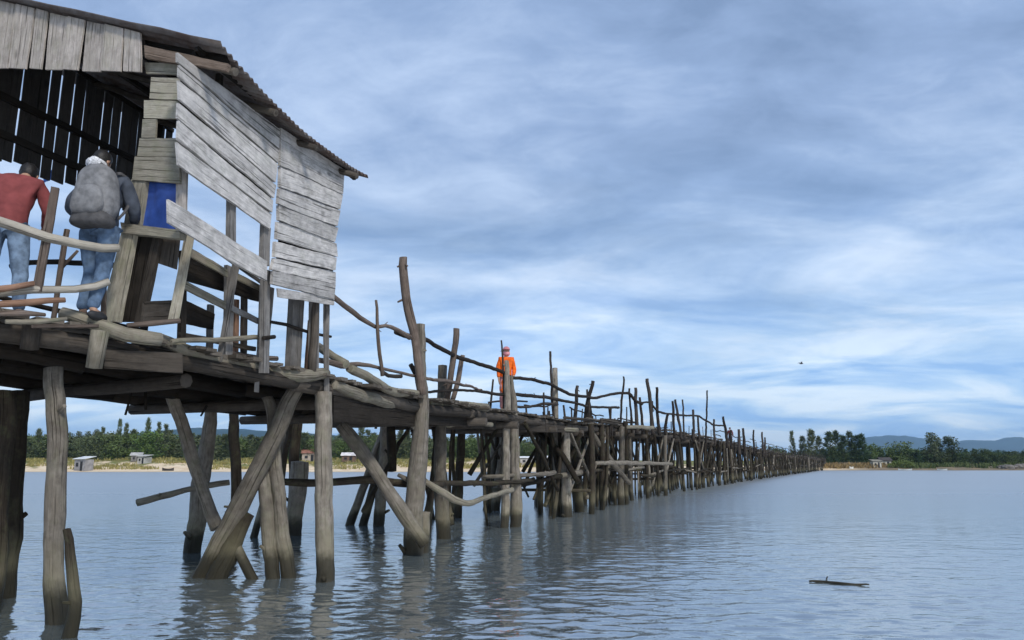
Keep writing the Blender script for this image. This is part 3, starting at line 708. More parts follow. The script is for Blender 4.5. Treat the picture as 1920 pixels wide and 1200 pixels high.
cpart('leg', [(395, 570), (402, 573), (400, 672), (392, 670)], W_GREY, -.7, .05, True)
cpart('leg', [(442, 560), (449, 562), (447, 676), (440, 676)], W_RED, -.7, .05, True)
cpart('stretcher', [(338, 622), (480, 650), (480, 658), (338, 632)], W_BEAM, -.5)
# blue plastic sheet hung in the corner frame and a scrap of blue cloth deeper inside
M_BLUE = simple('blue_plastic', (.030, .075, .30), .45, .3, 6, .4, .3)
def sheet(name, q, pl, inset, mat, label, cat):
    p = [VP(x, y, off(pl, inset)) for x, y in q]; g = Geo(); nx, ny = 14, 14; sd = R.uniform(0, 50)
    for s in (0, 1):
        for j in range(ny + 1):
            for i in range(nx + 1):
                u, v = i / nx, j / ny
                w = p[0].lerp(p[1], u).lerp(p[3].lerp(p[2], u), v)
                w = w + pl[1] * (.025 * noise.noise(V((u * 3 + sd, v * 1.2, 0))) + .012 * noise.noise(V((u * 9 + sd, v * 3, 4))) + s * .004) + V((0, 0, .02 * noise.noise(V((u * 5, sd, 0))) * v))
                g.v.append(w)
        o = s * (nx + 1) * (ny + 1)
        for j in range(ny):
            for i in range(nx):
                a = o + j * (nx + 1) + i; f = (a, a + 1, a + nx + 2, a + nx + 1)
                g.face(f if s else f[::-1], [(0, 0)] * 4, .5, True)
    ob = g.build(name, mat); return tag(ob, label, cat)
sheet('plastic_sheet', [(272, 338), (334, 338), (334, 432), (260, 426)], PA, .05, M_BLUE, 'deep blue plastic sheet hung in the open frame at the corner of the hut', 'sheet')
sheet('blue_cloth', [(84, 320), (108, 318), (104, 334), (80, 344)], PA, 1.6, simple('bright_blue_cloth', (.05, .16, .55), .7, .5, 30), 'scrap of bright blue cloth hanging between the two people at the entrance', 'cloth')

# ------------------------------------------------------------------ people
def skinmesh(name, J, E, root, sub=2):
    """One continuous surface grown round joints J = {key: (pos, radius)} joined by edges E."""
    keys = list(J); idx = {k: i for i, k in enumerate(keys)}
    me = bpy.data.meshes.new(name); me.from_pydata([tuple(J[k][0]) for k in keys], [(idx[a], idx[b]) for a, b in E], [])
    o = bpy.data.objects.new(name, me); C.objects.link(o)
    sk = o.modifiers.new('s', 'SKIN'); sk.use_smooth_shade = True
    for k, sv in zip(keys, me.skin_vertices[0].data):
        r = J[k][1]; sv.radius = r if isinstance(r, tuple) else (r, r); sv.use_root = (k == root)
    ss = o.modifiers.new('u', 'SUBSURF'); ss.levels = ss.render_levels = sub
    dg = bpy.context.evaluated_depsgraph_get(); dg.update()
    res = bpy.data.meshes.new_from_object(o.evaluated_get(dg)); bpy.data.objects.remove(o); bpy.data.meshes.remove(me)
    bm = bmesh.new(); bm.from_mesh(res)
    for _ in range(2): bmesh.ops.smooth_vert(bm, verts=[v for v in bm.verts if sum(e.calc_length() for e in v.link_edges) / max(1, len(v.link_edges)) > .012], factor=.5, use_axis_x=True, use_axis_y=True, use_axis_z=True)
    bm.to_mesh(res); bm.free()
    for p in res.polygons: p.use_smooth = True
    return res
def wrinkle(me, amp, f, seed):
    for v in me.vertices:
        v.co += v.normal * amp * (noise.noise(V((v.co.x * f + seed, v.co.y * f, v.co.z * f * .6))) + .5 * noise.noise(V((v.co.x * f * 2.3, v.co.y * f * 2.3 + seed, v.co.z * f))))
def addobj(name, me, mat, parent, label=None):
    me.name = name; me.materials.clear()
    for m in (mat if isinstance(mat, list) else [mat]): me.materials.append(m)
    o = bpy.data.objects.new(name, me); C.objects.link(o); o.parent = parent
    if label: o['label'] = label
    return o
def ball(bm, c, r, seg=12, mi=0, rot=None):
    ret = bmesh.ops.create_uvsphere(bm, u_segments=seg, v_segments=max(6, seg // 2 + 2), radius=1)
    for v in ret['verts']:
        q = V((v.co.x * r[0], v.co.y * r[1], v.co.z * r[2]))
        if rot is not None: q = rot @ q
        v.co = q + V(c)
    for f in {f for v in ret['verts'] for f in v.link_faces}: f.smooth = True; f.material_index = mi
SKIN = simple('skin', (.42, .25, .17), .55, .12, 30); EYE = simple('eye_white', (.6, .6, .58), .3, .1); HAIR = simple('black_hair', (.012, .010, .009), .5, .4, 60, .4, .4)
SHOE = simple('dark_shoes', (.03, .03, .032), .6)

def hand(J, E, w, dirv, side, tag_, curl=.5):
    """Palm, four unequal fingers bent at the knuckle and a thumb leaving the side of the palm."""
    d = dirv.normalized(); palm_n = V((-side, 0, 0)) - d * V((-side, 0, 0)).dot(d)
    if palm_n.length < .1: palm_n = V((0, 1, 0))
    palm_n.normalize(); across = d.cross(palm_n) * side
    J[tag_ + 'palm'] = (w + d * .055, (.020, .034)); E.append((tag_ + 'w', tag_ + 'palm'))
    for i, (o, L) in enumerate(((-.028, .068), (-.010, .078), (.010, .073), (.027, .058))):
        k = w + d * .095 + across * o
        J[f'{tag_}f{i}a'] = (k, .010); E.append((tag_ + 'palm', f'{tag_}f{i}a'))
        m = k + d * L * .5 + palm_n * L * .25 * curl; J[f'{tag_}f{i}b'] = (m, .0085); E.append((f'{tag_}f{i}a', f'{tag_}f{i}b'))
        J[f'{tag_}f{i}c'] = (m + d * L * .35 + palm_n * L * .4 * curl, .0075); E.append((f'{tag_}f{i}b', f'{tag_}f{i}c'))
    t1 = w + d * .045 - across * .040 + palm_n * .012; J[tag_ + 't1'] = (t1, .011); E.append((tag_ + 'palm', tag_ + 't1'))
    J[tag_ + 't2'] = (t1 + d * .035 - across * .012 + palm_n * .015, .009); E.append((tag_ + 't1', tag_ + 't2'))

def person(label, loc, rz, H, pose, shirt, trousers, sleeves=True, group=None, cap=None, detail=2, head_tilt=0.0, hair_long=False, shirt_len=.80, scarf=None, flare=0.0, scarf_off=(0, .012, -.065)):
    root = thing('person', label, 'person', loc, group, rz); S = H / 1.70
    P = dict(pel=(0, 0, .95), sp=(0, .01, 1.12), ch=(0, .01, 1.30), nk=(0, 0, 1.44), nk2=(0, .01, 1.50),
             shL=(-.17, 0, 1.39), elL=(-.24, .0, 1.12), wrL=(-.25, .06, .88), shR=(.17, 0, 1.39), elR=(.24, .0, 1.12), wrR=(.25, .06, .88),
             hpL=(-.09, 0, .90), knL=(-.10, .02, .50), anL=(-.11, -.02, .09), toL=(-.12, .13, .045),
             hpR=(.09, 0, .90), knR=(.10, .02, .50), anR=(.11, -.02, .09), toR=(.12, .13, .045), hd=(0, .02, 1.595))
    P.update(pose); P = {k: V(v) * S for k, v in P.items()}
    s = S
    J = {'pel': (P['pel'], (.13 * s, .10 * s)), 'sp': (P['sp'], (.12 * s, .09 * s)), 'ch': (P['ch'], (.145 * s, .10 * s)), 'nk': (P['nk'], .062 * s), 'nk2': (P['nk2'], .055 * s),
         'hb': (P['nk2'].lerp(P['hd'], .5), .055 * s)}
    E = [('pel', 'sp'), ('sp', 'ch'), ('ch', 'nk'), ('nk', 'nk2'), ('nk2', 'hb')]
    for q in 'LR':
        J.update({'sh' + q: (P['sh' + q], .058 * s), 'el' + q: (P['el' + q], .042 * s), 'wr' + q: (P['wr' + q], (.026 * s, .03 * s)),
                  'hp' + q: (P['hp' + q], .085 * s), 'kn' + q: (P['kn' + q], .056 * s), 'an' + q: (P['an' + q], .038 * s), 'to' + q: (P['to' + q], (.042 * s, .03 * s))})
        E += [('ch', 'sh' + q), ('sh' + q, 'el' + q), ('el' + q, 'wr' + q), ('pel', 'hp' + q), ('hp' + q, 'kn' + q), ('kn' + q, 'an' + q), ('an' + q, 'to' + q)]
        J['h' + q + 'w'] = J.pop('wr' + q); E = [tuple('h' + q + 'w' if x == 'wr' + q else x for x in e) for e in E]
        hand(J, E, P['wr' + q], P['wr' + q] - P['el' + q], -1 if q == 'L' else 1, 'h' + q)
    me = skinmesh('body', J, E, 'pel', detail)
    bm = bmesh.new(); bm.from_mesh(me)
    up = (P['hd'] - P['nk2']).normalized(); rot = Matrix.Rotation(-head_tilt, 3, 'X')
    hc = P['hd']
    n0 = len(bm.verts)
    ball(bm, hc, (.074 * s, .094 * s, .112 * s), 20, 0, rot)
    bm.verts.ensure_lookup_table()
    for v in list(bm.verts)[n0:]:                                      # jaw and face
        q = rot.transposed() @ (v.co - hc)
        if q.z < 0: q.x *= 1 + q.z * 2.2 / s * .8; q.y = q.y * (1 + q.z * 1.2) + (.012 * s if q.y > 0 else 0) * -q.z / (.11 * s)
        v.co = hc + rot @ q
    ball(bm, hc + rot @ V((0, .098 * s, -.015 * s)), (.013 * s, .018 * s, .026 * s), 8, 0, rot)
    for sx in (-1, 1):
        ball(bm, hc + rot @ V((sx * .076 * s, -.005 * s, -.01 * s)), (.010 * s, .02 * s, .032 * s), 8, 0, rot)
        ball(bm, hc + rot @ V((sx * .030 * s, .082 * s, .008 * s)), (.013 * s, .010 * s, .009 * s), 8, 1, rot)
    ball(bm, hc + rot @ V((0, .088 * s, -.055 * s)), (.024 * s, .010 * s, .007 * s), 8, 0, rot)
    bm.to_mesh(me); bm.free()
    addobj('body', me, [SKIN, EYE], root)
    # hair
    bm = bmesh.new(); ball(bm, hc + rot @ V((0, -.012 * s, .018 * s)), (.084 * s, .100 * s, .110 * s), 20, 0, rot)
    for v in list(bm.verts):
        q = rot.transposed() @ (v.co - hc)
        if q.y > .045 * s and q.z < .055 * s: q.y = .045 * s - (q.y - .045 * s) * .2; q *= .93
        q *= 1 + .07 * noise.noise(q * 45) + .05 * noise.noise(V((q.x * 150, q.y * 150, q.z * 40)))
        if q.y > -.01 and q.z < -.01 * s: q.z = -.01 * s
        if q.z < -.085 * s: q.z = -.085 * s
        v.co = hc + rot @ q
    hm = bpy.data.meshes.new('hair'); bm.to_mesh(hm); bm.free(); addobj('hair', hm, HAIR, root)
    # shirt
    hem = P['pel'].lerp(P['sp'], (shirt_len - .95) / .17) if shirt_len < .95 else P['pel']
    J = {'pel': (P['pel'] + V((0, 0, (shirt_len - .95) * s)), ((.175 + flare) * s, (.135 + flare) * s)), 'sp': (P['sp'], (.155 * s, .12 * s)), 'ch': (P['ch'], (.175 * s, .125 * s)), 'nk': (P['nk'] - V((0, 0, .015)), .075 * s)}
    E = [('pel', 'sp'), ('sp', 'ch'), ('ch', 'nk')]
    for q in 'LR':
        J['sh' + q] = (P['sh' + q], .078 * s); E.append(('ch', 'sh' + q))
        if sleeves:
            J['el' + q] = (P['el' + q], .062 * s); J['wr' + q] = (P['el' + q].lerp(P['wr' + q], .9), .048 * s); E += [('sh' + q, 'el' + q), ('el' + q, 'wr' + q)]
        else:
            J['el' + q] = (P['sh' + q].lerp(P['el' + q], .75), .066 * s); E.append(('sh' + q, 'el' + q))
    me = skinmesh('shirt', J, E, 'pel', 2 + (detail > 1)); wrinkle(me, .014 * s, 9, R.uniform(0, 50)); addobj('shirt', me, shirt, root)
    J = {'pel': (P['pel'] + V((0, 0, .03)), (.145 * s, .118 * s))}; E = []
    for q in 'LR':
        J['hp' + q] = (P['hp' + q] - V((0, 0, .06)), .108 * s); J['kn' + q] = (P['kn' + q], .076 * s); J['an' + q] = (P['an' + q] + V((0, 0, .01)), .060 * s)
        E += [('pel', 'hp' + q), ('hp' + q, 'kn' + q), ('kn' + q, 'an' + q)]
    me = skinmesh('trousers', J, E, 'pel', 2 + (detail > 1)); wrinkle(me, .011 * s, 11, R.uniform(0, 50)); addobj('trousers', me, trousers, root)
    for q in 'LR':
        bm = bmesh.new(); d = (P['to' + q] - P['an' + q]); ball(bm, P['an' + q].lerp(P['to' + q], .5) - V((0, 0, .02 * s)), (.048 * s, .135 * s, .05 * s), 14)
        for v in bm.verts: v.co.z = max(v.co.z, .0)
        sm = bpy.data.meshes.new('shoe'); bm.to_mesh(sm); bm.free(); addobj('shoe', sm, SHOE, root)
    if cap:
        bm = bmesh.new(); ball(bm, hc + V((0, 0, .035 * s)), (.094 * s, .108 * s, .095 * s), 20)
        for v in list(bm.verts):
            if v.co.z < hc.z + .035 * s: v.co.z = hc.z + .035 * s - .004
        ball(bm, hc + V((0, .10 * s, .035 * s)), (.085 * s, .085 * s, .008 * s), 16)
        cm = bpy.data.meshes.new('cap'); bm.to_mesh(cm); bm.free(); addobj('cap', cm, cap, root)
    if scarf:
        bm = bmesh.new(); ball(bm, hc + V(scarf_off) * s, (.094 * s, .108 * s, .075 * s), 18)
        for v in bm.verts: v.co *= 1 + .012 * noise.noise(v.co * 30)
        cm = bpy.data.meshes.new('scarf'); bm.to_mesh(cm); bm.free(); addobj('scarf', cm, scarf, root)
    return root, P

JEANS = simple('blue_jeans', (.17, .24, .34), .85, .4, 14, .2, .3); DJEANS = simple('dark_jeans', (.09, .14, .22), .85, .4, 14, .2, .3)
REDS = simple('brick_red_shirt', (.20, .050, .050), .85, .25, 9, .2, .2)
zf = 2.93
zf = 2.97
p1 = PY(-6, 600, 7.8); p1.z = zf
person('person in brick red long sleeved shirt and blue jeans at the hut entrance', p1, math.radians(22), 1.92,
       dict(sp=(0, .05, 1.12), ch=(0, .13, 1.30), nk=(.02, .22, 1.43), nk2=(.03, .28, 1.48), hd=(.04, .37, 1.54), shL=(-.19, .12, 1.38), shR=(.19, .14, 1.37), elL=(-.27, .13, 1.12), wrL=(-.22, .32, .95), elR=(.29, .16, 1.12), wrR=(.22, .38, 1.0), hpL=(-.10, 0, .90), knL=(-.15, .03, .5), anL=(-.20, -.02, .09), toL=(-.24, .12, .045), knR=(.13, .02, .5), anR=(.17, -.03, .09), toR=(.2, .11, .045)),
       REDS, JEANS, head_tilt=.6)
p2 = PY(170, 600, 7.8); p2.z = zf
GREYSLV = simple('dark_blue_grey_jacket', (.06, .07, .09), .85, .3, 12, .2, .2)
pr, P2 = person('stooping person in dark jacket and jeans carrying a big grey backpack', p2, math.radians(-6), 1.86,
       dict(sp=(0, .03, 1.13), ch=(0, .08, 1.32), nk=(-.05, .09, 1.48), nk2=(-.10, .10, 1.55), hd=(-.14, .13, 1.645), shL=(-.22, .08, 1.42), elL=(-.40, .06, 1.16), wrL=(-.27, .30, 1.04), shR=(.16, .08, 1.40), elR=(.22, .2, 1.13), wrR=(.1, .4, 1.05),
            knL=(-.07, .05, .5), anL=(-.08, -.02, .09), toL=(-.09, .13, .045), knR=(.08, .0, .5), anR=(.09, -.12, .09), toR=(.1, .03, .045)),
       GREYSLV, DJEANS, head_tilt=.7, scarf=simple('striped_pale_collar', (.62, .63, .66), .8, .55, 45), scarf_off=(-.02, -.045, -.045))
# grey backpack, worn by that person: its own thing
bp = thing('backpack', 'big worn grey backpack with a front pocket on the back of the stooping person', 'backpack', tuple(p2 + V((.02, -.16, 1.28))), rz=math.radians(-6))
M_PACK = simple('grey_nylon', (.18, .18, .185), .75, .35, 14, .3, .35); M_PACKD = simple('dark_grey_nylon', (.075, .073, .075), .75, .3, 16, .3, .35)
def pack(c, r, e, seg=24):
    bm = bmesh.new(); bmesh.ops.create_uvsphere(bm, u_segments=seg, v_segments=16, radius=1); sd = R.uniform(0, 30)
    f = lambda x: math.copysign(abs(x) ** e, x)
    for v in bm.verts:
        q = V((f(v.co.x) * r[0], f(v.co.y) * r[1], f(v.co.z) * r[2])); q.x *= 1 - .16 * q.z / r[2]
        q *= 1 + .05 * noise.noise(q * 7 + V((sd, 0, 0))); v.co = q + V(c)
    for fc in bm.faces: fc.smooth = True
    me = bpy.data.meshes.new('m'); bm.to_mesh(me); bm.free(); return me
addobj('pack_body', pack((0, 0, .04), (.21, .15, .31), .62), M_PACK, bp); addobj('front_pocket', pack((0, -.13, -.06), (.17, .06, .15), .6), M_PACK, bp)
addobj('bottom_panel', pack((0, -.01, -.23), (.20, .145, .10), .6), M_PACKD, bp)
for sx in (-1, 1):
    g = Geo(); log(g, [(V((sx * .12, .12, .30)), .018), (V((sx * .15, .22, .30)), .020), (V((sx * .17, .34, .16)), .020), (V((sx * .17, .26, -.05)), .016), (V((sx * .19, .12, -.2)), .014)], sides=8, seg=.05, lump=.02)
    o = g.build('strap', M_PACKD); o.parent = bp
g = Geo(); log(g, [(V((-.05, .03, .34)), .012), (V((0, .03, .39)), .012), (V((.05, .03, .34)), .012)], sides=8, seg=.03, lump=.02); o = g.build('handle', M_PACKD); o.parent = bp
# the walker in orange
ORANGE = simple('orange_jacket', (.72, .125, .01), .75, .25, 14, .2, .25); PINKT = simple('faded_pink_trousers', (.55, .26, .25), .85, .35, 12, .2, .2)
p3 = PY(949, 770, 20.6) ; p3.z = lerp_tab(ZD, 20.6) + .05
person('person in loose bright orange jacket with pink cap and face scarf walking on the bridge', p3, math.radians(188), 1.74,
       dict(shL=(-.165, 0, 1.39), shR=(.165, 0, 1.39), elL=(-.21, .0, 1.12), wrL=(-.17, .16, .92), elR=(.21, .0, 1.12), wrR=(.20, .05, .86), knL=(-.09, .05, .5), anL=(-.10, .06, .09), toL=(-.11, .2, .045), anR=(.1, -.14, .1), toR=(.1, .0, .045)),
       ORANGE, PINKT, shirt_len=.42, flare=.03, cap=simple('faded_pink_cap', (.50, .20, .22), .7), scarf=simple('pink_scarf', (.65, .28, .30), .8, .3, 25))
DRED = simple('dark_red_coat', (.13, .02, .02), .8); NAVY = simple('navy_trousers', (.03, .035, .06), .85)
p4 = edge(69) + inw(69) * 1.2 + V((0, 0, .03))
person('person in dark red coat far out on the bridge where the stakes thin out', p4, math.radians(150), 1.62, {}, DRED, NAVY, detail=1, cap=simple('black_cap', (.02, .02, .02), .7))

# ------------------------------------------------------------------ terrain, water, hills
SHORE = [(-900, 150), (-400, 128), (-220, 133), (-130, 136), (-70, 137.5), (-40, 136.5), (-15, 137.5), (4, 138), (14, 141), (30, 149), (48, 159), (62, 165), (83, 166.5), (115, 166), (150, 167), (220, 172), (420, 190), (1000, 230)]
def shore_y(x):
    return lerp_tab(SHORE, x) + 1.2 * noise.noise(V((x * .07, 0, 0))) + .5 * noise.noise(V((x * .3, 4, 0)))
def ground_z(x, d):
    left = max(0, min(1, (50 - x) / 60))
    tab_l = [(-60, -3), (-12, -1.2), (0, 0), (4, .3), (10, .95), (20, 1.9), (35, 2.7), (80, 3.0), (3000, 5)]
    tab_r = [(-60, -3), (-12, -1.2), (0, 0), (2, .25), (6, .6), (14, .95), (30, 1.3), (80, 2.2), (3000, 5)]
    z = lerp_tab(tab_l, d) * left + lerp_tab(tab_r, d) * (1 - left)
    if d > 2: z += min(1, (d - 2) / 8) * (.35 * noise.noise(V((x * .09, d * .12, 3))) + .18 * noise.noise(V((x * .35, d * .35, 7))))
    return z
def gz(x, y): return ground_z(x, y - shore_y(x))
xs = sorted(set([-6000, -4000, -2500, -1500, -900, -600, -400, -300] + [-240 + i * 2.0 for i in range(240)] + [240, 300, 400, 600, 900, 1500, 2500, 4000, 6000]))
dsv = [-90, -40, -12, -4, -1.5, 0, .7, 1.5, 2.5, 4, 5.5, 7, 9, 11, 13, 15, 18, 21, 24, 28, 33, 40, 50, 65, 90, 140, 260, 500, 1000, 2200, 5000, 9000]
gv, gf, inl = [], [], []
for x in xs:
    sy = shore_y(x)
    for d in dsv: gv.append((x, sy + d, ground_z(x, d) if d > -80 else -3.2)); inl.append(d + (1000 if x > 58 else 0) * 0)
nd = len(dsv)
for i in range(len(xs) - 1):
    for j in range(nd - 1): a = i * nd + j; gf.append((a, a + nd, a + nd + 1, a + 1))
# the lake bed closes the sheet towards and behind the camera
k0 = len(gv)
for x in xs: gv.append((x, -3000, -3.2))
for i in range(len(xs) - 1): gf.append((k0 + i, k0 + i + 1, (i + 1) * nd, i * nd))
inl += [-200] * len(xs)
me = bpy.data.meshes.new('ground'); me.from_pydata(gv, [], gf)
at = me.attributes.new('inland', 'FLOAT', 'POINT'); at.data.foreach_set('value', inl)
for p in me.polygons: p.use_smooth = True
m, nt = newmat('sand_and_dune_grass'); L = nt.links
a = N(nt, 'ShaderNodeAttribute', attribute_name='inland'); geo = N(nt, 'ShaderNodeNewGeometry')
def gn(s, d=5, ro=.6):
    n = N(nt, 'ShaderNodeTexNoise'); n.inputs['Scale'].default_value = s; n.inputs['Detail'].default_value = d; n.inputs['Roughness'].default_value = ro
    L.new(geo.outputs['Position'], n.inputs['Vector']); return n.outputs[0]
sand = mixc(nt, ramp_(nt, gn(.5), [(.35, 0.0), (.65, 1.0)]), (.58, .44, .29), (.70, .58, .42))
grass = mixc(nt, ramp_(nt, gn(.35), [(.35, 0.0), (.65, 1.0)]), (.22, .19, .07), (.12, .15, .05))
cover = math_(nt, 'ADD', ramp_(nt, math_(nt, 'MULTIPLY', a.outputs['Fac'], .025), [(.08, 0.0), (.32, .40), (.60, .75)]), math_(nt, 'MULTIPLY', math_(nt, 'SUBTRACT', gn(.22, 6, .65), .5), 2.2))
c = mixc(nt, ramp_(nt, cover, [(.38, 0.0), (.52, 1.0)]), sand, grass)
px = N(nt, 'ShaderNodeSeparateXYZ'); L.new(geo.outputs['Position'], px.inputs[0])
rightm = ramp_(nt, math_(nt, 'MULTIPLY', px.outputs[0], .01), [(.66, 0.0), (.78, 1.0)])
dry = mixc(nt, ramp_(nt, gn(.6), [(.4, 0.0), (.6, 1.0)]), (.22, .16, .10), (.11, .10, .075))
c = mixc(nt, math_(nt, 'MULTIPLY', rightm, .93), c, dry)
wet = ramp_(nt, math_(nt, 'MULTIPLY', a.outputs['Fac'], .2), [(.05, 1.0), (.3, 0.0)])
c = mixc(nt, math_(nt, 'MULTIPLY', wet, .5), c, (.20, .16, .11))
b = N(nt, 'ShaderNodeBsdfPrincipled'); L.new(c, b.inputs['Base Color']); b.inputs['Roughness'].default_value = .95; b.inputs['Specular IOR Level'].default_value = .1
o = N(nt, 'ShaderNodeOutputMaterial'); L.new(b.outputs[0], o.inputs[0]); me.materials.append(m)
ob = bpy.data.objects.new('ground', me); C.objects.link(ob); tag(ob, kind='structure')

# water: wide sheet, finely rippled where one can see the ripples
def wave(x, y, dist):
    f = 1 / (1 + dist / 26.0)
    w = .0
    w += .009 * noise.noise(V((x * .45 + y * .12, y * .62, 1)))
    w += .009 * noise.noise(V((x * 1.15 - y * .3, y * 1.9, 5))) * (f * 1.3)
    w += .013 * noise.noise(V((x * 2.3 + y * .7, y * 4.3, 9))) * f * 1.4
    w += .0115 * noise.noise(V((x * 4.8 - y * 1.1, y * 8.0, 13))) * f * f * 1.7
    if dist < 30: w += .0050 * noise.noise(V((x * 9.5 + y * 2, y * 15, 17))) * (1 - dist / 30)
    return w * min(1, max(0, 1 - dist / 130))
wv, wf = [], []
rows = []; yy = 4.0
while yy < 135: rows.append(yy); yy *= 1 + max(.0042, .0042 * (yy / 22)) if yy > 8 else 1.0042
rows += [150, 180, 260, 500, 1200, 3000, 9000]
NX = 440
for r_ in rows:
    half = .80 * r_ + 2
    for i in range(NX + 1):
        x = -half + 2 * half * i / NX; dist = math.hypot(x, r_)
        wv.append((x, r_, wave(x, r_, dist) if r_ < 135 else 0))
for j in range(len(rows) - 1):
    for i in range(NX): a_ = j * (NX + 1) + i; wf.append((a_, a_ + 1, a_ + NX + 2, a_ + NX + 1))
k0 = len(wv); lr = len(rows)
# flat skirts left, right and behind so that the sheet goes on outside the picture
left_idx = [j * (NX + 1) for j in range(lr)]; right_idx = [j * (NX + 1) + NX for j in range(lr)]
for j, r_ in enumerate(rows): wv.append((-9000, r_, 0))
for j, r_ in enumerate(rows): wv.append((9000, r_, 0))
for j in range(lr - 1):
    wf.append((k0 + j, left_idx[j], left_idx[j + 1], k0 + j + 1)); wf.append((right_idx[j], k0 + lr + j, k0 + lr + j + 1, right_idx[j + 1]))
kb = len(wv); wv += [(-9000, -3000, 0), (9000, -3000, 0)]
wf.append(tuple([kb, kb + 1, k0 + lr] + list(range(NX, -1, -1)) + [k0]))
me = bpy.data.meshes.new('water'); me.from_pydata(wv, [], wf)
for p in me.polygons: p.use_smooth = True
m, nt = newmat('lagoon_water'); L = nt.links
geo = N(nt, 'ShaderNodeNewGeometry')
def wn(sx_, sy_, det, seed, dist_=0.0):
    mp = N(nt, 'ShaderNodeMapping'); mp.inputs['Scale'].default_value = (sx_, sy_, 1); mp.inputs['Location'].default_value = (seed, seed * .7, seed); mp.inputs['Rotation'].default_value = (0, 0, .22)
    L.new(geo.outputs['Position'], mp.inputs[0]); n = N(nt, 'ShaderNodeTexNoise'); n.inputs['Scale'].default_value = 1; n.inputs['Detail'].default_value = det; n.inputs['Roughness'].default_value = .55; n.inputs['Distortion'].default_value = dist_
    L.new(mp.outputs[0], n.inputs['Vector']); return n.outputs[0]
wy = N(nt, 'ShaderNodeSeparateXYZ'); L.new(geo.outputs['Position'], wy.inputs[0])
ruf = ramp_(nt, math_(nt, 'MULTIPLY', wy.outputs[1], .005), [(.05, .01), (.075, .07), (.13, .22), (.30, .34), (.75, .42)])   # calm in the lee of the bridge, ruffled farther out
h = math_(nt, 'ADD', math_(nt, 'MULTIPLY', wn(7, 13, 3, 3.1, .6), .012), math_(nt, 'MULTIPLY', wn(2.2, 4.6, 3, 8.3, .5), .030))
bpn = N(nt, 'ShaderNodeBump'); bpn.inputs['Strength'].default_value = .30; bpn.inputs['Distance'].default_value = 1.0; L.new(h, bpn.inputs['Height'])
mud = mixc(nt, ramp_(nt, wn(.05, .09, 4, 1.7), [(.35, 0.0), (.65, 1.0)]), (.095, .118, .125), (.12, .142, .15))
b = N(nt, 'ShaderNodeBsdfPrincipled'); L.new(mud, b.inputs['Base Color']); L.new(ruf, b.inputs['Roughness']); b.inputs['IOR'].default_value = 7.5
L.new(bpn.outputs[0], b.inputs['Normal'])
o = N(nt, 'ShaderNodeOutputMaterial'); L.new(b.outputs[0], o.inputs[0]); me.materials.append(m)
ob = bpy.data.objects.new('water', me); C.objects.link(ob); tag(ob, kind='structure')

# hills far behind
M_HILL = simple('wooded_hills', (.028, .060, .060), .95, .4, .006, .05)
def hills(prof, Y, depth, seed):
    v, f = [], []
    n, k = 140, 14
    x0, x1 = prof[0][0], prof[-1][0]
    for i in range(n + 1):
        px = x0 + (x1 - x0) * i / n; top = PY(px, lerp_tab(prof, px), Y)
        for j in range(k + 1):
            t = j / k; s = math.sin(math.pi * min(1, t * 1.0)) ** .8 if t < .5 else math.sin(math.pi * t) ** .8
            z = max(0, top.z - 2) * s * (1 + (.10 * noise.noise(V((px * .02, t * 5, seed))) if abs(t - .5) > .05 else 0)) + 2 + .02 * top.z * noise.noise(V((px * .11, t * 9, seed + 4)))
            v.append((top.x * (1 + (t - .5) * depth / Y), Y + (t - .5) * depth, z))
    for i in range(n):
        for j in range(k): a_ = i * (k + 1) + j; f.append((a_, a_ + k + 1, a_ + k + 2, a_ + 1))
    me = bpy.data.meshes.new('hills'); me.from_pydata(v, [], f); me.materials.append(M_HILL)
    for p in me.polygons: p.use_smooth = True
    o = bpy.data.objects.new('hills', me); C.objects.link(o); tag(o, kind='structure')
hills([(1380, 867), (1500, 850), (1590, 832), (1623, 823), (1645, 819), (1667, 816), (1698, 818), (1730, 822), (1765, 828), (1790, 829), (1813, 825), (1847, 826), (1867, 826), (1885, 821), (1916, 820), (1990, 826), (2100, 845), (2250, 866)], 5000, 1400, 2)
hills([(-350, 866), (-100, 840), (100, 830), (240, 815), (330, 805), (380, 804), (430, 805), (500, 808), (560, 812), (620, 815), (700, 824), (800, 834), (950, 850), (1100, 866)], 2600, 900, 9)

# ------------------------------------------------------------------ trees
def leafmat(name, c1, c2):
    m, nt = newmat(name); L = nt.links
    a = N(nt, 'ShaderNodeAttribute', attribute_name='rnd'); oi = N(nt, 'ShaderNodeObjectInfo')
    c = mixc(nt, a.outputs['Fac'], c1, c2)
    c = mixc(nt, math_(nt, 'MULTIPLY', oi.outputs['Random'], .35), c, (.10, .095, .055))
    b = N(nt, 'ShaderNodeBsdfPrincipled'); L.new(c, b.inputs['Base Color']); b.inputs['Roughness'].default_value = .8; b.inputs['Specular IOR Level'].default_value = .15
    o = N(nt, 'ShaderNodeOutputMaterial'); L.new(b.outputs[0], o.inputs[0]); return m
M_CAS = leafmat('casuarina_needles', (.060, .090, .042), (.135, .155, .072)); M_BRD = leafmat('broad_leaves', (.050, .095, .025), (.130, .190, .050)); M_DRK = leafmat('dark_leaves', (.024, .048, .018), (.065, .105, .036))
M_BARK = simple('tree_bark', (.12, .10, .08), .9, .4, 3)
def leaf(g, p, d, L, w, rn):
    d = d.normalized(); s = d.cross(V((R.uniform(-1, 1), R.uniform(-1, 1), R.uniform(-1, 1)))).normalized() * w
    b = len(g.v); g.v += [p - s * .5, p + s * .5, p + d * L + s * .35, p + d * L - s * .35]
    g.face((b, b + 1, b + 2, b + 3), [(0, 0)] * 4, rn)
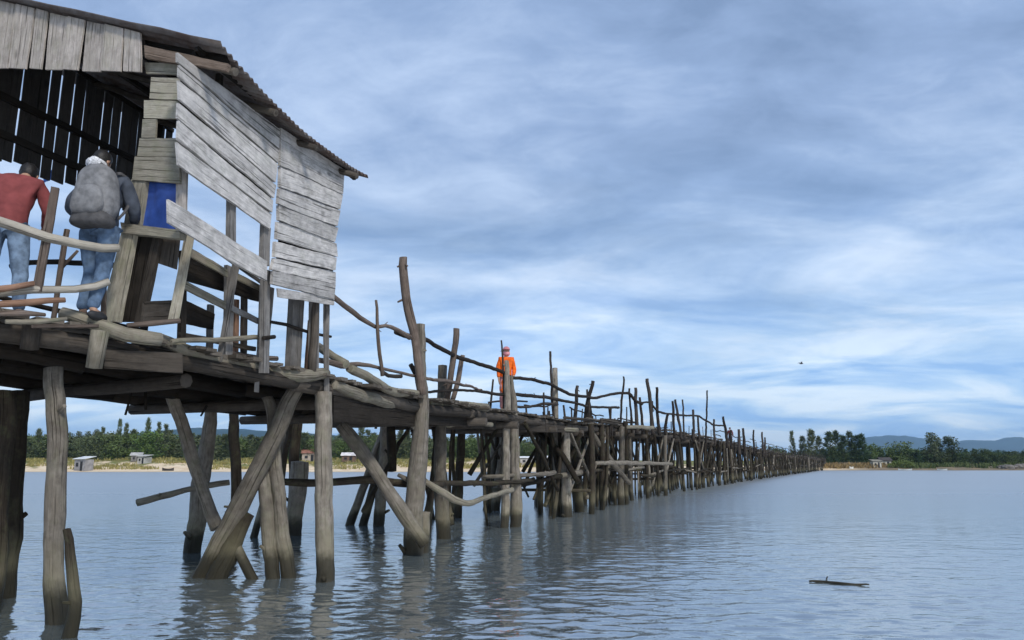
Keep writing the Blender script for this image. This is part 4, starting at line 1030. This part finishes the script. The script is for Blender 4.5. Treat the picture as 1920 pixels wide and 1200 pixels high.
def crown(kind, seed):
    global R
    keep = R; R = random.Random(seed); g = Geo()
    if kind == 'casuarina':                       # feathery, upswept branches, ragged spire; 10 m tall
        for i in range(95):
            t = R.uniform(.06, 1.0) ** .9; an = R.uniform(0, 6.28); Lb = (1.05 - t) * 3.0 * R.uniform(.45, 1.15) + .35
            d = V((math.cos(an), math.sin(an), R.uniform(.35, 1.2))).normalized(); p0 = V((0, 0, t * 9.2))
            br = R.uniform(.0, .7)
            for q in range(16):
                f = R.uniform(.25, 1.0); p = p0 + d * Lb * f + V((0, 0, -.25 * f * f * Lb * .4)) + V((R.gauss(0, .14), R.gauss(0, .14), R.gauss(0, .14)))
                leaf(g, p, d + V((R.gauss(0, .5), R.gauss(0, .5), R.gauss(-.1, .5))), R.uniform(.4, .95), R.uniform(.08, .18), min(1, br + R.uniform(0, .35)))
        for q in range(14): leaf(g, V((R.gauss(0, .06), R.gauss(0, .06), R.uniform(8.8, 9.6))), V((R.gauss(0, .25), R.gauss(0, .25), 1)), R.uniform(.3, .6), .09, R.random())
    elif kind == 'bushy':                         # wide rounded crown
        cl = [(V((R.gauss(0, 1.7), R.gauss(0, 1.7), R.uniform(1.0, 8.4))), R.uniform(.8, 1.6)) for _ in range(38)]
        for c, r in cl:
            c.x *= 1.15 - abs(c.z - 5) / 7; c.y *= 1.15 - abs(c.z - 5) / 7; br = R.uniform(0, .65)
            for q in range(52):
                d = V((R.gauss(0, 1), R.gauss(0, 1), R.gauss(0, 1))).normalized(); p = c + d * r * R.uniform(.45, 1.0)
                leaf(g, p, d + V((R.gauss(0, .6), R.gauss(0, .6), R.gauss(0, .6))), R.uniform(.25, .5), R.uniform(.16, .34), min(1, br + R.uniform(0, .35)))
    else:                                         # column
        for i in range(46):
            z = R.uniform(.8, 9.5); rr = 1.25 * math.sin(math.pi * min(1, max(.06, (z - 1.2) / 9.2))) ** .6
            c = V((R.gauss(0, .55) * rr, R.gauss(0, .55) * rr, z)); br = R.uniform(0, .65)
            for q in range(46):
                d = V((R.gauss(0, 1), R.gauss(0, 1), R.gauss(0, 1.2))).normalized(); p = c + d * R.uniform(.3, .8)
                leaf(g, p, d + V((R.gauss(0, .5), R.gauss(0, .5), R.gauss(.4, .5))), R.uniform(.22, .45), R.uniform(.12, .28), min(1, br + R.uniform(0, .35)))
    R = keep; return g
def trunk(kind, seed):
    g = Geo(); top = 9.0 if kind == 'casuarina' else 6.5
    log(g, [(V((0, 0, -.4)), .20), (V((.08, 0, top * .35)), .15), (V((-.05, .06, top * .7)), .09), (V((0, 0, top)), .03)], sides=6, seg=1.2)
    for k in range(5):
        an = k * 1.3 + seed; z = top * (.3 + .1 * k); d = V((math.cos(an), math.sin(an), .9)).normalized()
        log(g, [(V((0, 0, z)), .07), (V((0, 0, z)) + d * 1.9, .03)], sides=5, seg=1.2)
    return g
PRO = {}
def proto(kind, matk, var):
    k = (kind, matk, var)
    if k not in PRO:
        mm = {'cas': M_CAS, 'brd': M_BRD, 'drk': M_DRK}[matk]
        o1 = crown(kind, 11 + var * 7).build('crown', mm); o2 = trunk(kind, var).build('trunk', M_BARK)
        PRO[k] = (o1.data, o2.data); bpy.data.objects.remove(o1); bpy.data.objects.remove(o2)
    return PRO[k]
def tree(px, topy, Y, kind, matk, label, group, wide=1.0):
    p = PY(px, topy, Y); z0 = gz(p.x, Y) - .05; H = max(1.2, p.z - z0)
    cm, tm = proto(kind, matk, R.randrange(3))
    nm = {'casuarina': 'casuarina_tree', 'bushy': 'broadleaf_tree', 'column': 'columnar_tree'}[kind]
    t = thing(nm, label, 'tree', (p.x, Y, z0), group, R.uniform(0, 6.28)); s = H / 9.7
    t.scale = (s * wide, s * wide, s)
    for nme, dat in (('crown', cm), ('trunk', tm)):
        o = bpy.data.objects.new(nme, dat); C.objects.link(o); o.parent = t
ORD = ['leftmost', 'second from left', 'third from left', 'fourth from left', 'fifth from left', 'sixth from left', 'seventh from left', 'eighth from left', 'ninth from left', 'tenth from left', 'eleventh from left', 'twelfth from left', 'thirteenth from left', 'fourteenth from left', 'fifteenth from left', 'sixteenth from left']
GAPS = [(-80, 40, 'behind dark left edge posts'), (40, 100, 'left of thick round post'), (100, 345, 'between round post and slanting brace'), (345, 520, 'behind crossed posts under hut'),
        (520, 640, 'behind hut end post'), (640, 790, 'behind long brace near hut'), (790, 960, 'between tall pole and orange walker'), (960, 1120, 'right of orange walker')]
tall = [(226, 786, 168, 'casuarina', .42), (238, 793, 170, 'casuarina', .5), (279, 784, 168, 'casuarina', .5), (299, 791, 172, 'casuarina', .5), (312, 795, 170, 'casuarina', .6), (194, 801, 170, 'casuarina', .6),
        (74, 804, 166, 'casuarina', .8), (60, 812, 168, 'bushy', .8), (132, 812, 172, 'column', .9), (149, 808, 174, 'column', .9), (166, 808, 172, 'column', .9), (180, 806, 174, 'column', .9), (653, 800, 166, 'casuarina', .9), (678, 796, 168, 'casuarina', .8),
        (690, 806, 170, 'casuarina', .9), (752, 803, 166, 'casuarina', .9), (765, 806, 168, 'casuarina', .8), (891, 817, 172, 'bushy', 1.3), (868, 828, 168, 'bushy', 1.1), (915, 822, 170, 'bushy', 1.2), (850, 826, 170, 'casuarina', .8)]
spec = [(px, ty, Y, k, 'cas' if k != 'bushy' else 'brd', w) for px, ty, Y, k, w in tall]
px = -70
while px < 1100:
    ty = 817 + 7 * noise.noise(V((px * .02, 1, 1))) + R.uniform(-6, 7) - (6 if 150 < px < 340 else 0) + (6 if px > 780 else 0) + (8 if px > 960 else 0)
    k = R.choice(['casuarina', 'bushy', 'bushy', 'column'] if px < 330 else ['bushy', 'bushy', 'casuarina'])
    spec.append((px, ty, R.uniform(160, 178) + (4 if px > 960 else 0), k, 'cas' if k != 'bushy' or R.random() < .45 else 'brd', R.uniform(1.1, 1.7))); px += R.uniform(9, 15)
spec.sort()
look = {'casuarina': 'feathery casuarina', 'bushy': 'bushy tree', 'column': 'slim upright tree'}
cnt_ = {}
for (px, ty, Y, k, mk, w) in spec:
    gap = next((d for a_, b_, d in GAPS if a_ <= px < b_), GAPS[-1][2]); c_ = cnt_.get((gap, k), 0); cnt_[(gap, k)] = c_ + 1
    tree(px, ty, Y, k, mk, f'{look[k]}, {ORD[min(c_, 15)]} such {gap}', 'trees along the far left shore', w)
for (px, ty, Y, k, mk, w, lab) in [
    (1446, 834, 182, 'bushy', 'cas', 1.2, 'low grey-green tree just behind the far end of the bridge'),
    (1462, 838, 186, 'bushy', 'brd', 1.3, 'dull green tree behind the last stakes of the bridge'),
    (1484, 808, 186, 'casuarina', 'cas', .5, 'tall thin wispy casuarina above the far end of the bridge'),
    (1504, 818, 184, 'casuarina', 'cas', .9, 'ragged casuarina right of the tall thin one above the bridge end'),
    (1519, 805, 182, 'casuarina', 'cas', .9, 'tallest spiky casuarina above the very end of the bridge'),
    (1534, 818, 185, 'casuarina', 'cas', .9, 'feathery casuarina filling the dip right of the tallest spiky one'),
    (1553, 810, 180, 'casuarina', 'drk', 1.1, 'dark ragged casuarina, leftmost of the dark clump by the bridge landing'),
    (1566, 808, 182, 'casuarina', 'drk', 1.0, 'dark casuarina with twin tips, second of the dark clump by the landing'),
    (1579, 816, 181, 'casuarina', 'drk', 1.0, 'dark casuarina filling the middle of the dark clump by the landing'),
    (1592, 809, 183, 'casuarina', 'drk', .8, 'dark narrow spire in the middle right of the dark clump'),
    (1604, 816, 182, 'casuarina', 'drk', 1.0, 'dark casuarina just left of the last spire in the dark clump'),
    (1615, 813, 181, 'casuarina', 'drk', .9, 'last dark spire at the right end of the dark clump'),
    (1630, 830, 183, 'bushy', 'brd' if R.random() < .35 else 'drk', 1.2, 'low dark tree stepping down right of the dark clump'),
    (1644, 836, 188, 'bushy', 'brd' if R.random() < .35 else 'drk', 1.2, 'small dark tree behind the cream house'),
    (1690, 825, 182, 'bushy', 'brd' if R.random() < .35 else 'drk', 1.6, 'broad domed dark green tree right of the cream house'),
    (1674, 836, 184, 'bushy', 'brd' if R.random() < .35 else 'drk', 1.4, 'dark lower tree leaning on the left of the broad domed one'),
    (1711, 838, 182, 'bushy', 'brd' if R.random() < .35 else 'drk', 1.5, 'dark sloping tree on the right flank of the broad domed one'),
    (1745, 810, 180, 'column', 'cas', 1.3, 'tall slim tree with knob-like top standing before the blue hills'),
    (1757, 824, 182, 'column', 'cas', 1.1, 'thinner tree close right of the tall slim one'),
    (1781, 819, 180, 'column', 'drk', 1.7, 'stout rounded column of dark leaves before the blue hills'),
    (1733, 842, 184, 'bushy', 'brd' if R.random() < .35 else 'drk', 1.2, 'dark shrub at the foot of the tall slim tree'),
    (1768, 846, 178, 'bushy', 'brd' if R.random() < .35 else 'drk', 1.4, 'dark shrub between the slim tree and the stout column'),
    (1803, 846, 180, 'bushy', 'brd' if R.random() < .35 else 'drk', 1.5, 'dark low tree just right of the stout column'),
    (1822, 847, 182, 'bushy', 'brd' if R.random() < .35 else 'drk', 1.5, 'dark low tree, second right of the stout column'),
    (1843, 838, 181, 'bushy', 'brd' if R.random() < .35 else 'drk', 1.5, 'taller dark tree with pale ragged crown in the low right belt'),
    (1862, 846, 180, 'bushy', 'brd' if R.random() < .35 else 'drk', 1.5, 'dark low tree right of the pale ragged crown'),
    (1882, 850, 179, 'bushy', 'brd' if R.random() < .35 else 'drk', 1.5, 'dark low tree above the rocks at the right shore'),
    (1905, 844, 181, 'bushy', 'brd' if R.random() < .35 else 'drk', 1.5, 'dark tree cut by the right edge of the view'),
    (1895, 852, 178, 'bushy', 'brd' if R.random() < .35 else 'drk', 1.4, 'low dark tree behind the rocks near the right edge'),
    (1935, 846, 180, 'bushy', 'brd' if R.random() < .35 else 'drk', 1.5, 'dark tree just past the right edge of the view'), (1960, 842, 182, 'bushy', 'brd' if R.random() < .35 else 'drk', 1.5, 'dark tree farther past the right edge of the view')]:
    tree(px, ty, Y, k, mk, lab, 'trees along the far right shore', w)
# the wood behind, one mass
def mass(name, x0, x1, Y0, Y1, n, ytop, matk):
    G2 = Geo(); kinds = ['bushy', 'casuarina', 'bushy']
    mats = {'cas': M_CAS, 'drk': M_DRK, 'brd': M_BRD}[matk]
    src = [crown(k, 31 + i) for i, k in enumerate(kinds)]
    for i in range(n):
        px = x0 + (x1 - x0) * (i + R.random()) / n; Y = R.uniform(Y0, Y1); p = PY(px, ytop + R.uniform(-5, 8), Y); z0 = gz(p.x, Y); s = max(.2, (p.z - z0) / 9.7); c = src[i % 3]; an = R.uniform(0, 6.28); ca, sa = math.cos(an), math.sin(an)
        o = len(G2.v); G2.v += [V((p.x + (q.x * ca - q.y * sa) * s * 1.5, Y + (q.x * sa + q.y * ca) * s * 1.5, z0 + (q.z * 1.15 - 1.6) * s)) for q in c.v]
        G2.f += [tuple(k + o for k in f) for f in c.f]; G2.uv += c.uv; G2.rn += c.rn; G2.sm += c.sm; G2.mi += c.mi
    o = G2.build(name, mats); tag(o, 'grey-green wood massed behind the far left shore' if x0 < 500 else 'dark wood massed behind the far right shore', 'wood', kind='stuff')
mass('distant_wood', -120, 1120, 190, 230, 150, 817, 'cas'); mass('distant_wood', 1430, 2000, 195, 235, 110, 844, 'drk')

# low shrubs and dune grass: tufts nobody could count
def tufts(name, pxr, Yr, n, h, mat, label):
    g = Geo()
    for _ in range(n):
        Y = R.uniform(*Yr); x = ((R.uniform(*pxr) - 960) / FPX) * Y; d = Y - shore_y(x)
        if d < 3.2 or noise.noise(V((x * .12, Y * .2, 6))) < -.05: continue
        z = gz(x, Y)
        for q in range(9):
            leaf(g, V((x + R.gauss(0, .35), Y + R.gauss(0, .35), z - .05)), V((R.gauss(0, .35), R.gauss(0, .35), 1)), h * R.uniform(.5, 1.2), R.uniform(.08, .2), R.random())
    o = g.build(name, mat); tag(o, label, 'grass', kind='stuff')
tufts('dune_grass', (-60, 1100), (142, 162), 1900, .55, leafmat('dune_grass_blades', (.20, .18, .055), (.34, .29, .11)), 'yellow-green dune grass on the far sandy shore')
tufts('dry_reeds', (1535, 1665), (168, 182), 330, .85, leafmat('dry_reed_blades', (.20, .14, .06), (.36, .25, .11)), 'dry orange-brown reeds beside the bridge landing')
tufts('shore_scrub', (1655, 1960), (169, 178), 500, 1.0, leafmat('scrub_blades', (.05, .08, .025), (.12, .15, .05)), 'dark green scrub along the far right shore')
# grassy mound by the cream house: a shrub of its own
p = PY(1690, 862, 171); z0 = gz(p.x, 171)
g = Geo()
for _ in range(900):
    an = R.uniform(0, 6.28); rr = math.sqrt(R.random()); q = V((math.cos(an) * rr * 2.9, math.sin(an) * rr * 1.6, 1.45 * math.sqrt(max(0, 1 - rr * rr)) * R.uniform(.6, 1)))
    leaf(g, V((p.x, 171, z0)) + q, V((q.x * .4, q.y * .4, 1)), R.uniform(.2, .45), R.uniform(.1, .2), R.random())
tag(g.build('grassy_shrub', leafmat('bright_scrub', (.09, .14, .03), (.17, .22, .06))), 'bright green low mound of shrub right of the cream house', 'shrub')

# ------------------------------------------------------------------ small buildings, boats, rocks on the shores
def house(name, label, px0, px1, py0, py1, Y, wallc, roofc, depth=3.0, shed=False, rz=.3):
    a_ = PY(px0, py1, Y); b_ = PY(px1, py1, Y); w = (b_.x - a_.x) * .9; cx = (a_.x + b_.x) / 2; z0 = gz(cx, Y) - .1; H = PY(px0, py0, Y).z - z0
    t = thing(name, label, 'house' if not shed else 'shed', (cx, Y, z0), None, rz); wh = H * (.68 if not shed else .8)
    wm = simple(name + '_wall', wallc, .9, .25, 1.5); rm = simple(name + '_roof', roofc, .7, .3, 1.2)
    g = Geo(); box(g, (0, 0, wh / 2), w, depth, wh); o = g.build('wall', wm); o.parent = t
    g = Geo(); ov = .25; hw, hd = w / 2 + ov, depth / 2 + ov; th = .07
    sec = [(-hd, wh - .02 if not shed else wh + .02), (0, H), (hd, wh - .02)] if not shed else [(-hd, wh + .04), (hd, H)]
    for (y0, z0_), (y1, z1_) in zip(sec, sec[1:]):
        b0 = len(g.v)
        for x in (-hw, hw):
            for (yy_, zz_) in ((y0, z0_), (y1, z1_)): g.v += [V((x, yy_, zz_)), V((x, yy_, zz_ + th))]
        for q in ((0, 4, 6, 2), (1, 3, 7, 5), (0, 2, 3, 1), (4, 5, 7, 6), (0, 1, 5, 4), (2, 6, 7, 3)): g.face([b0 + i for i in q], [(0, 0)] * 4, .5)
    if not shed:
        for x in (-w / 2 + .01, w / 2 - .01):
            b0 = len(g.v); g.v += [V((x, -depth / 2, wh - .01)), V((x, depth / 2, wh - .01)), V((x, 0, H - .01))]; g.face((b0, b0 + 1, b0 + 2), [(0, 0)] * 3, .5)
    o = g.build('roof', rm); o.parent = t
    dk = simple(name + '_opening', (.02, .02, .022), .6)
    g = Geo(); box(g, (w * .18, -depth / 2 - .03, wh * .42), w * .2, .06, wh * .82); o = g.build('door', dk); o.parent = t
    g = Geo(); box(g, (-w * .22, -depth / 2 - .03, wh * .55), w * .2, .06, wh * .32); o = g.build('window', dk); o.parent = t
    return t
house('tin_hut', 'little grey beach hut with bright tin roof near the water on the left shore', 140, 173, 856, 880, 140.5, (.26, .25, .25), (.66, .67, .67), 1.7, True, -.45)
house('fishing_shack', 'pale roofed fishing shack at the edge of the wood on the left shore', 247, 266, 849, 864, 156, (.20, .19, .18), (.42, .41, .39), 2.4, False, .3)
house('canvas_shelter', 'small whitish shelter right beside the pale roofed fishing shack', 262, 280, 853, 866, 153, (.40, .39, .36), (.48, .47, .44), 2.0, True, -.2)
house('brown_roof_house', 'low house with reddish brown roof behind the post at the hut end', 566, 596, 843, 860, 160, (.40, .33, .27), (.28, .13, .09), 3, False, .2)
house('beach_house', 'brown walled beach house with whitish roof right of the stout post', 641, 668, 849, 868, 155, (.17, .11, .08), (.66, .62, .60), 3, False, .1)
house('boat_shed', 'long low shed with white roof behind the bridge legs', 974, 1002, 856, 872, 152, (.42, .40, .38), (.80, .80, .80), 3, True, 0)
house('white_shed', 'white roofed shed just right of the long low one behind the bridge legs', 1004, 1040, 855, 873, 153, (.48, .45, .42), (.82, .82, .82), 3, True, .1)
house('cream_house', 'cream walled house with dark roof among trees on the right shore', 1648, 1668, 858, 869, 176, (.50, .48, .40), (.06, .05, .045), 3, False, -.15)
house('cream_annex', 'low cream outbuilding left of the cream house on the right shore', 1634, 1650, 862, 871, 172, (.45, .43, .36), (.25, .23, .18), 2, True, -.1)
def boat(name, label, px0, px1, py, Y, col, H=.55, rz=0.0):
    a_ = PY(px0, py, Y); b_ = PY(px1, py, Y); Lh = (b_.x - a_.x) / 2; cx = (a_.x + b_.x) / 2; z0 = max(-.02, gz(cx, Y) - .04)
    t = thing(name, label, 'boat', (cx, Y, z0), None, rz); g = Geo(); n = 16; prof = []
    for i in range(n + 1):
        u = -1 + 2 * i / n; wd = Lh * .26 * (1 - abs(u) ** 2.6) + .02; sh = H * (1 + .5 * abs(u) ** 3); b0 = len(g.v)
        for s in (-1, -.8, 0, .8, 1): g.v.append(V((u * Lh, s * wd, sh if abs(s) == 1 else (.12 * sh if s else 0))))
        for s in (.86, .6, 0, -.6, -.86): g.v.append(V((u * Lh * .97, s * wd, sh - .01 if abs(s) > .8 else .22 * sh)))
    for i in range(n):
        for k in range(10): a0 = i * 10 + k; a1 = i * 10 + (k + 1) % 10; g.face((a0, a1, a1 + 10, a0 + 10), [(0, 0)] * 4, .5, False)
    g.face(list(range(9, -1, -1)), [(0, 0)] * 10, .5); g.face([n * 10 + k for k in range(10)], [(0, 0)] * 10, .5)
    o = g.build('hull', simple(name + '_paint', col, .6, .3, 2)); o.parent = t
    g = Geo()
    for u in (-.35, .35): box(g, (u * Lh, 0, H * .8), .18, Lh * .44, .05)
    o = g.build('seat', W_DECK); o.parent = t
boat('rowing_boat', 'dark narrow boat drawn up on the sand at the left shore', 304, 326, 881, 139.5, (.05, .04, .035), .4)
boat('white_boat', 'small white boat by the dry reeds near the bridge landing', 1591, 1602, 877, 168.6, (.66, .66, .62), .4, .5)
boat('long_boat', 'long white topped boat moored below the green mound', 1684, 1710, 880, 165.8, (.36, .38, .37), .28)
boat('moored_boat', 'pale boat lying at the foot of the slim trees', 1757, 1776, 879, 166.4, (.34, .36, .36), .26)
def rock(px, py, Y, r, label):
    p = PY(px, py, Y); z0 = gz(p.x, Y); bm = bmesh.new(); bmesh.ops.create_icosphere(bm, subdivisions=3, radius=1); sd = R.uniform(0, 50)
    for v in bm.verts:
        k = 1 + .35 * noise.noise(v.co * 1.3 + V((sd, 0, 0))) + .15 * noise.noise(v.co * 4 + V((sd, 0, 0))); v.co = V((v.co.x * r * 1.3, v.co.y * r, v.co.z * r * .75)) * k
    me = bpy.data.meshes.new('rock'); bm.to_mesh(me); bm.free(); me.materials.append(M_ROCK)
    o = bpy.data.objects.new('rock', me); C.objects.link(o); o.location = (p.x, Y, z0 + r * .2); tag(o, label, 'rock', 'rocks at the right shore')
M_ROCK = simple('grey_rock', (.16, .145, .13), .9, .4, 1.5, .2, .5)
for i, (px, py, r) in enumerate(((1888, 870, 1.0), (1898, 874, .8), (1876, 876, .7), (1909, 872, .9), (1915, 868, 1.0))):
    rock(px, py, 169 + i * .4, r, ['tall grey boulder leaning at the right shore', 'grey boulder low at the waterline of the right shore', 'small grey boulder leftmost at the right shore', 'brownish boulder beside the tall one', 'big boulder at the edge of the view on the right shore'][i])
# floating driftwood and a bird
p = G(1573, 1096); g = Geo(); fz = lambda px, py: G(px, py) + V((0, 0, .012))
log(g, [(fz(1518, 1092), .012), (fz(1540, 1092), .016), (fz(1565, 1095), .020), (fz(1590, 1098), .018), (fz(1630, 1099), .008)], sides=10, seg=.05, wob=.012, lump=.2)
log(g, [(fz(1548, 1093), .014), (fz(1553, 1088) + V((0, 0, .03)), .010)], sides=6, seg=.03)
tag(g.build('driftwood', W_POST), 'gnarled piece of driftwood floating on the open water', 'driftwood')
p = PY(1502, 682, 60); g = Geo()
log(g, [(p + V((-.14, 0, 0)), .012), (p, .045), (p + V((.10, 0, .01)), .04), (p + V((.18, 0, .0)), .012)], sides=8, seg=.04, lump=.02, wob=0)
for s in (-1, 1):
    b0 = len(g.v); g.v += [p + V((.08, s * .03, .02)), p + V((-.04, s * .03, .02)), p + V((-.10, s * .26, .12)), p + V((.02, s * .26, .13)), p + V((-.12, s * .48, .06))]
    g.face((b0, b0 + 1, b0 + 2, b0 + 3), [(0, 0)] * 4, .5); g.face((b0 + 3, b0 + 2, b0 + 4), [(0, 0)] * 3, .5)
tag(g.build('bird', simple('dark_feathers', (.05, .055, .065), .8)), 'tiny dark bird flying alone in the cloudy sky', 'bird')

# ------------------------------------------------------------------ sky, sun, haze
SUN_EL, SUN_AZ = math.radians(42), math.radians(150)        # azimuth from +Y (the view) clockwise: to the right, a little behind
sd_ = V((math.cos(SUN_EL) * math.sin(SUN_AZ), math.cos(SUN_EL) * math.cos(SUN_AZ), math.sin(SUN_EL)))
sl = bpy.data.lights.new('sun', 'SUN'); sl.energy = 1.5; sl.angle = math.radians(10); sl.color = (1, .95, .87)
so = bpy.data.objects.new('sun', sl); C.objects.link(so); so.rotation_euler = sd_.to_track_quat('Z', 'Y').to_euler(); so.location = (0, 0, 60)
w = bpy.data.worlds.new('World'); sc.world = w; w.use_nodes = True; nt = w.node_tree; nt.nodes.clear(); L = nt.links
sky = N(nt, 'ShaderNodeTexSky'); sky.sky_type = 'NISHITA'; sky.sun_disc = False; sky.sun_elevation = SUN_EL; sky.sun_rotation = SUN_AZ; sky.altitude = 0; sky.air_density = 1.2; sky.dust_density = 1.0
tc = N(nt, 'ShaderNodeTexCoord'); sep = N(nt, 'ShaderNodeSeparateXYZ'); L.new(tc.outputs['Generated'], sep.inputs[0])
zc = math_(nt, 'MAXIMUM', sep.outputs[2], 0.0)
den = math_(nt, 'ADD', zc, .16)
def plane_noise(sx_, sy_, off_, det, ro, dist_, rot):
    cx = N(nt, 'ShaderNodeCombineXYZ'); L.new(math_(nt, 'DIVIDE', sep.outputs[0], den), cx.inputs[0]); L.new(math_(nt, 'DIVIDE', sep.outputs[1], den), cx.inputs[1])
    mp = N(nt, 'ShaderNodeMapping'); mp.inputs['Scale'].default_value = (sx_, sy_, 1); mp.inputs['Location'].default_value = (*off_, 0); mp.inputs['Rotation'].default_value = (0, 0, rot); L.new(cx.outputs[0], mp.inputs[0])
    n = N(nt, 'ShaderNodeTexNoise'); n.inputs['Scale'].default_value = 1; n.inputs['Detail'].default_value = det; n.inputs['Roughness'].default_value = ro; n.inputs['Distortion'].default_value = dist_; L.new(mp.outputs[0], n.inputs['Vector'])
    return n.outputs[0]
big = plane_noise(.55, .75, (2.2, 9.4), 4, .5, .3, .5)
med = plane_noise(1.3, 1.9, (5, 5), 7, .58, .5, .5)
fine = plane_noise(4.0, 5.5, (1.0, 9.0), 8, .66, .5, .45)
v = math_(nt, 'ADD', math_(nt, 'MULTIPLY', big, .52), math_(nt, 'ADD', math_(nt, 'MULTIPLY', med, .32), math_(nt, 'MULTIPLY', fine, .16)))
cloud = ramp(nt, [(.40, (.165, .243, .395)), (.465, (.235, .33, .515)), (.53, (.36, .462, .65)), (.61, (.53, .63, .79))]); L.new(v, cloud.inputs[0])
# low thin bright cloud near the horizon, where the layer thins out
hz = ramp(nt, [(.0, 1.0), (.08, .80), (.22, .22), (.40, 0.0)]); L.new(zc, hz.inputs[0])
streak = ramp(nt, [(.37, (.25, .47, .83)), (.49, (.46, .66, .90)), (.61, (.74, .86, .97))]); L.new(med, streak.inputs[0])
col = mixc(nt, hz.outputs[0], cloud.outputs[0], streak.outputs[0])
skyb = nt.nodes.new('ShaderNodeVectorMath'); skyb.operation = 'SCALE'; L.new(sky.outputs[0], skyb.inputs[0]); skyb.inputs['Scale'].default_value = .09
col = mixc(nt, .90, skyb.outputs[0], col)
bg = N(nt, 'ShaderNodeBackground'); L.new(col, bg.inputs[0]); bg.inputs[1].default_value = .71
o = N(nt, 'ShaderNodeOutputWorld'); L.new(bg.outputs[0], o.inputs[0])
HAZE = True
if HAZE:
    me = bpy.data.meshes.new('haze'); bm = bmesh.new(); bmesh.ops.create_cube(bm, size=1)
    for q in bm.verts: q.co = V((q.co.x * 17000, (q.co.y + .40) * 7600, -4.5 if q.co.z < 0 else 235))
    bm.to_mesh(me); bm.free(); ob = bpy.data.objects.new('haze', me); C.objects.link(ob); tag(ob, kind='stuff', label='thin blue haze over the lagoon and far hills')
    m, nt2 = newmat('haze_air'); pv = N(nt2, 'ShaderNodeVolumePrincipled'); pv.inputs['Color'].default_value = (.50, .74, 1, 1); pv.inputs['Density'].default_value = 1.5e-4; pv.inputs['Anisotropy'].default_value = .2
    oo = N(nt2, 'ShaderNodeOutputMaterial'); nt2.links.new(pv.outputs[0], oo.inputs['Volume']); me.materials.append(m)
sc.view_settings.exposure = 1.02
sc.cycles.use_denoising = True
sc.cycles.max_bounces = 6; sc.cycles.diffuse_bounces = 3; sc.cycles.glossy_bounces = 3; sc.cycles.volume_bounces = 0
